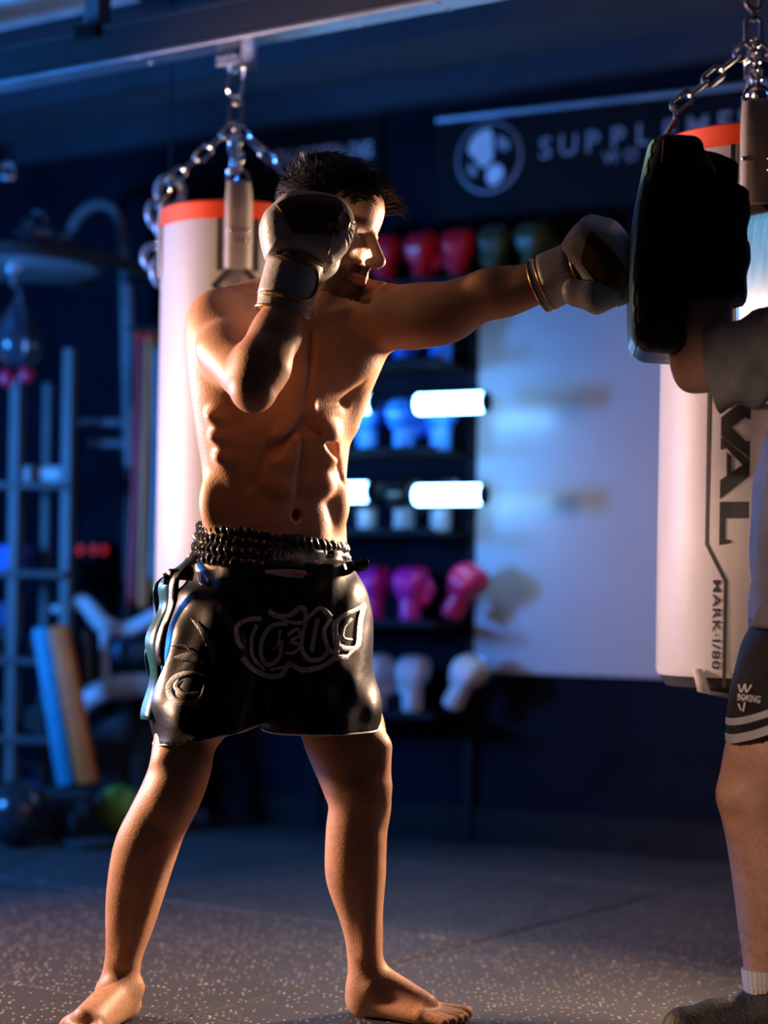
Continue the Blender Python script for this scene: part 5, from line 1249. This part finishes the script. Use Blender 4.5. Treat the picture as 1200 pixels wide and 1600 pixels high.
def hexbell(px, z, label, ang=0.0, r=0.055, L=0.12, m=None, Y=Yr - 0.02):
    q = P(px, 800, Y); g = thing('dumbbell', label, 'dumbbell', (q.x, q.y, z + r * 0.87 + 0.002), 'dumbbells on the storage rack', rot=(0, 0, ang))
    for s in (-1, 1): MB().lathe([(0.001, 0), (r * 0.85, 0), (r, 0.008), (r, L / 2 - 0.008), (r * 0.85, L / 2), (0.001, L / 2)], 6, M=Matrix.Translation((s * 0.055 - (L / 2 if s < 0 else 0), 0, 0)) @ Matrix.Rotation(R(90), 4, 'Y')).obj('head', m or m_rubberblack, g, sm=False)
    MB().tube([V((-0.06, 0, 0)), V((0.06, 0, 0))], 0.014, 12).obj('handle', m_chrome, g)
for k, px in enumerate((-10, 72)): hexbell(px, zb3, 'black hex dumbbell ' + ('in front of the navy box' if k == 0 else 'on the navy box\'s board, by the foam bars'), (1.35, 1.75)[k], 0.054, 0.10, Y=Yr - 0.05)
for k, px in enumerate((-14, 72)): hexbell(px, zb4, 'thick black hex dumbbell on the lowest rack board, ' + ('above the slam ball' if k == 0 else 'next to the foam bars'), (1.45, 1.68)[k], 0.060, 0.10, Y=Yr - 0.05)
q = P(70, 740, Yr - 0.05); rl = thing('foam_roller', 'pale foam roller lying on the top rack board', 'foam roller', (q.x, q.y, zb1 + 0.032)); rl.rotation_euler = (0, 0, -0.3)
MB().tube([V((-0.07, 0, 0)), V((0.07, 0, 0))], 0.030, 20).obj('sleeve', mat('pale_grey_foam', (0.45, 0.45, 0.46), 0.6), rl); MB().tube([V((-0.075, 0, 0)), V((-0.068, 0, 0))], 0.022, 16).obj('end_cap', m_chrome, rl)
def crate(px0, px1, py0, py1, Y, m, label, zbase=None, dep=0.18):
    a, b = P(px0, py1, Y), P(px1, py0, Y); z0 = zbase if zbase is not None else a.z; z1 = b.z; c = V(((a.x + b.x) / 2, Y, z0)); g = thing('storage_box', label, 'box', c)
    wd = b.x - a.x; MB().box((0, 0, (z1 - z0) / 2), (wd, dep, z1 - z0)).obj('body', m, g, sm=False, bevel=0.006); MB().box((0, 0, z1 - z0 - 0.012), (wd + 0.012, dep + 0.012, 0.02)).obj('lid', m, g, sm=False, bevel=0.004)
m_bluep = mat('bright_blue_plastic', (0.02, 0.14, 0.6), 0.45)
crate(-28, 42, 853, 897, Yr + 0.045, m_bluep, 'bright blue storage box with lid on the second rack board', zb2)
crate(-28, 30, 942, 1030, Yr + 0.12, mat('navy_plastic', (0.01, 0.05, 0.2), 0.5), 'navy storage box behind the dumbbells of the rack', zb3, 0.08)
q = ground(P(38, 1170, 6.55)); kb = thing('kettlebell', 'blue kettlebell on the floor under the storage rack', 'kettlebell', q)
MB().lathe([(0.001, 0), (0.06, 0.0), (0.085, 0.03), (0.095, 0.075), (0.085, 0.12), (0.05, 0.15), (0.001, 0.16)], 24).obj('bell', m_bluep, kb); MB().tube(spline([V((-0.05, 0, 0.13)), V((-0.058, 0, 0.19)), V((0, 0, 0.225)), V((0.058, 0, 0.19)), V((0.05, 0, 0.13))], 6), 0.014, 10).obj('handle', m_dark, kb)
# console with red digits
q = P(135, 860, 6.92); g = thing('timer_console', 'black console with four dim red digits on a stand', 'timer', ground(q))
pt(MB().box(q + V((0, 0.015, 0)), (0.17, 0.03, 0.07)).obj('housing', m_black, g, sm=False, bevel=0.004), g)
pt(MB().box((q.x, q.y + 0.02, q.z / 2 - 0.02), (0.03, 0.02, q.z - 0.04)).obj('stand', m_black, g, sm=False), g); pt(MB().box((q.x, q.y + 0.02, 0.01), (0.12, 0.12, 0.02)).obj('foot', m_black, g, sm=False), g)
m_led = mat('red_led', (0.5, 0.02, 0.02), 0.4, emit=(1.0, 0.03, 0.02), estr=0.55)
for px in (107, 125, 146, 163):
    vs, fs = text_polys('0', 0.044, 0.01); p = P(px, 860, 6.92); p.y = q.y - 0.002
    pt(MB().add([p + V((x, 0, y)) for x, y, z in vs], fs).obj('digit', m_led, g, sm=False), g)
# exercise bike with sweeping white frame
Yb = 6.62; q = ground(P(185, 1150, Yb)); g = thing('exercise_bike', 'exercise bike with sweeping white frame and black flywheel', 'exercise machine', q)
def tb(name, L, r, m, n=6, flat=None): 
    sp = spline([P(x, y, Yb + dy) for x, y, dy in L], n)
    rs = list(np.interp(np.linspace(0, 1, len(sp)), np.linspace(0, 1, len(r)), r)) if hasattr(r, '__len__') else r
    return pt(MB().tube(sp, rs, 14, flat=flat).obj(name, m, g), g)
tb('handlebar', [(80, 952, 0), (104, 950, 0), (126, 940, 0), (140, 950, 0), (160, 974, 0), (188, 984, 0), (215, 978, 0), (248, 960, 0)], [0.012, 0.016, 0.026, 0.03, 0.032, 0.03, 0.028, 0.026], m_whitegl)
tb('stem', [(163, 980, 0), (163, 1020, 0), (165, 1068, 0)], 0.016, m_whitegl)
tb('frame_arch', [(128, 1112, 0), (140, 1092, 0), (165, 1078, 0), (200, 1072, 0), (240, 1072, 0), (290, 1085, 0)], [0.022, 0.036, 0.042, 0.044, 0.044, 0.04], m_whitegl)
pt(MB().lathe([(0.001, -0.03), (0.14, -0.03), (0.165, -0.02), (0.17, 0.0), (0.165, 0.02), (0.14, 0.03), (0.001, 0.03)], 40, M=Matrix.Translation(P(205, 1190, Yb + 0.06)) @ Matrix.Rotation(R(90), 4, 'X')).obj('flywheel', m_rubberblack, g), g)
pt(MB().ball(P(205, 1020, Yb + 0.09), 0.075, 20, (1.0, 0.4, 0.75)).obj('console_shell', mat('dark_teal_plastic', (0.03, 0.10, 0.17), 0.35, bump=0.4, bscale=30), g), g)
tb('rear_tube', [(135, 985, 0.06), (137, 1030, 0.06), (140, 1090, 0.05)], 0.018, mat('dark_frame_paint', (0.12, 0.12, 0.13), 0.4), 4)
qb = P(205, 1190, Yb + 0.06); pt(MB().box((qb.x, qb.y, 0.03), (0.55, 0.07, 0.05)).obj('base_bar', m_dark, g, sm=False, bevel=0.006), g); pt(MB().box((qb.x - 0.2, qb.y, 0.025), (0.06, 0.24, 0.05)).obj('foot_bar', m_dark, g, sm=False, bevel=0.006), g)
pt(MB().box((qb.x + 0.02, qb.y, (qb.z + 0.05) / 2), (0.05, 0.09, qb.z)).obj('wheel_fork', m_dark, g, sm=False, bevel=0.004), g)
# foam bars leaning on a low black step
sp0 = P(108, 1232, 6.30); st = thing('step_platform', 'low black step platform on the floor behind the balls', 'step', (sp0.x, sp0.y, 0))
MB().box((0, 0, sp0.z - 0.012), (0.17, 0.22, 0.022)).obj('top', m_rubberblack, st, sm=False, bevel=0.004)
for x in (-0.055, 0.055): MB().box((x, 0, (sp0.z - 0.024) / 2), (0.04, 0.19, sp0.z - 0.024)).obj('riser', m_dark, st, sm=False, bevel=0.003)
def foam(a, b, r, m, label):
    g = thing('foam_bar', label, 'foam bar', a); d = b - a; n = d.normalized(); y = V((0, 1, 0)); y = (y - n * y.dot(n)).normalized(); x = y.cross(n)
    M = Matrix(((x.x, y.x, n.x, 0), (x.y, y.y, n.y, 0), (x.z, y.z, n.z, 0), (0, 0, 0, 1)))
    MB().box((0, 0, 0), (2 * r, 2 * r, d.length), M=M @ Matrix.Translation((0, 0, d.length / 2))).obj('core', m, g, bevel=r * 0.5)
    MB().box((0, 0, 0), (2 * r + 0.004, 2 * r + 0.004, 0.012), M=M @ Matrix.Translation((0, 0, d.length * 0.5))).obj('band', m, g, bevel=r * 0.4)
foam(P(138, 1226, 6.24), P(91, 978, 6.30), 0.034, mat('orange_foam', (0.90, 0.13, 0.01), 0.6, bump=0.1), 'bright orange foam bar leaning by the exercise bike')
foam(P(104, 1228, 6.32), P(64, 980, 6.34), 0.028, mat('teal_foam', (0.02, 0.28, 0.42), 0.6, bump=0.1), 'teal foam bar leaning behind the orange one')
# balls on the floor
def ball(px, py, rpx, Y, m, label, name='medicine_ball', seams=True, m2=None):
    r = rpx / FPX * Y; c = P(px, py, Y); c.z = r; g = thing(name, label, 'ball', (c.x, c.y, 0))
    MB().ball((0, 0, r), r, 32).obj('shell', m, g)
    for k in range(3 if seams else 1):
        ax = Matrix.Rotation(k * 1.05 + 0.4, 4, 'Y') @ Matrix.Rotation(0.5 * k, 4, 'X'); MB().tube([V((0, 0, r)) + (ax @ V((math.cos(a) * (r + 0.0005), math.sin(a) * (r + 0.0005), 0))) for a in [2 * math.pi * i / 36 for i in range(36)]], r * 0.022, 5, True).obj('seam', m2 or m_dark, g)
ball(188, 1241, 38, 6.40, mat('lime_green_rubber', (0.28, 0.48, 0.06), 0.35), 'lime green medicine ball on the floor')
ball(172, 1200, 30, 6.56, mat('pale_grey_rubber', (0.55, 0.52, 0.56), 0.45), 'pale grey ball behind the green ball')
ball(28, 1250, 52, 6.05, mat('black_shiny_rubber', (0.02, 0.022, 0.026), 0.22), 'large black shiny slam ball on the floor', 'slam_ball')
q = ground(P(142, 1280, 6.06)); g = thing('weight_plate', 'small black weight plate lying on the floor between the balls', 'weight plate', q)
MB().lathe([(0.012, 0.0), (0.08, 0.0), (0.085, 0.006), (0.085, 0.022), (0.078, 0.028), (0.05, 0.022), (0.03, 0.028), (0.012, 0.028), (0.012, 0.0)], 32).obj('plate', m_dark, g); MB().lathe([(0.013, 0.001), (0.024, 0.030), (0.013, 0.031)], 20).obj('hub', m_chrome, g)
# resistance bands on a peg bar
pb0 = P(232, 512, 6.25); g = thing('band_hanger', 'black wall peg bar carrying the resistance bands', 'hanger', pb0)
pt(MB().tube([P(196, 514, 6.25), P(268, 512, 6.25)], 0.007, 10).obj('bar', m_dark, g), g); 
for px in (200, 264): pt(MB().tube([P(px, 513, 6.25), P(px, 513, 6.25) - WN * 0.75], 0.007, 8).obj('bracket', m_dark, g), g)
def rband(label, path, wd, m, ball=None):
    """closed flat loop hung over the bar"""
    L = spline([P(x, y, 6.245) for x, y in path], 8); back = [p + V((0.012, 0.035, 0.0)) for p in L[::-1]]
    top = L[0] + V((0.004, 0.017, 0.016)); bot = L[-1] + V((0.004, 0.017, -0.016)); loop = L + [bot] + back + [top]
    o = MB().strip([[p - V((wd / 2, 0, 0)), p + V((wd / 2, 0, 0))] for p in loop + loop[:1]]).obj('resistance_band', m); md = o.modifiers.new('t', 'SOLIDIFY'); md.thickness = 0.004
    tag(o, label, 'resistance band', 'resistance bands on the peg bar')
def rub(n, c): return mat(n, c, 0.5, var=0.1)
rband('crimson resistance band hanging on the peg bar next to the tower', [(214, 520), (213, 620), (209, 760), (200, 940)], 0.012, rub('crimson_rubber', (0.55, 0.01, 0.02)))
rband('orange resistance band with red top hanging on the peg bar', [(231, 520), (229, 620), (226, 700), (222, 830), (219, 945)], 0.016, rub('orange_rubber', (0.75, 0.22, 0.05)))
rband('teal resistance band hanging on the peg bar', [(244, 545), (243, 640), (241, 760), (236, 900)], 0.013, rub('teal_rubber', (0.01, 0.28, 0.36)))
rband('yellow resistance band hanging beside the white bag', [(256, 522), (253, 640), (250, 780), (244, 920)], 0.015, rub('yellow_rubber', (0.80, 0.50, 0.10)))
for k, px in enumerate((217, 233)):
    o = MB().ball(P(px, 524, 6.20), 0.0145, 16).obj('band_stopper', mat('bright_red_rubber', (0.9, 0.02, 0.01), 0.4)); tag(o, 'small red stopper ball above the ' + ('crimson' if k == 0 else 'orange') + ' resistance band', 'stopper', 'red stoppers on the peg bar')  # plain bright red rubber, gives off no light
    MB().tube([P(px, 524, 6.20), P(px, 513, 6.25)], 0.004, 6).obj('pin', m_dark, o)
# hanging ring chain beside the white bag
a = P(266, 300, 5.15); g = thing('ring_chain', 'hanging chain with large pale rings beside the white bag', 'chain', (a.x, a.y, a.z - 0.25))
pt(MB().tube([a + V((0, 0, 0.035)), V((a.x, a.y, CEIL))], 0.003, 6).obj('hanging_cord', m_rubberblack, g), g)
m_ringw = mat('pale_ring', (0.55, 0.58, 0.66), 0.3, 0.4)
for (px, py, r, an) in ((266, 300, 0.034, 0.2), (243, 335, 0.028, 1.0), (258, 352, 0.026, 0.6), (240, 402, 0.026, 0.3), (252, 425, 0.030, 0.9)):
    cc_ = P(px, py, 5.15); pt(MB().tube([cc_ + V((r * math.cos(t) * math.cos(an), r * math.cos(t) * math.sin(an), r * 1.15 * math.sin(t))) for t in [2 * math.pi * i / 28 for i in range(28)]], 0.010, 10, True).obj('ring', m_ringw, g), g)
pt(MB().tube(spline([P(266, 318, 5.15), P(250, 330, 5.15), P(248, 370, 5.15), P(244, 395, 5.15), P(250, 420, 5.15), P(262, 450, 5.15)], 6), 0.005, 8).obj('cord', m_chrome, g), g)
# carabiner hung from the ceiling in the corner
a = P(13, 268, 5.9); g = thing('carabiner', 'small steel carabiner hanging on a cord from the ceiling', 'carabiner', a)
o = link('ring', link_mesh(0.045, 0.032, 0.009), g); MB().tube([V((0, 0, 0.02)), V((0, 0, CEIL - a.z))], 0.002, 6).obj('cord', m_rubberblack, g)
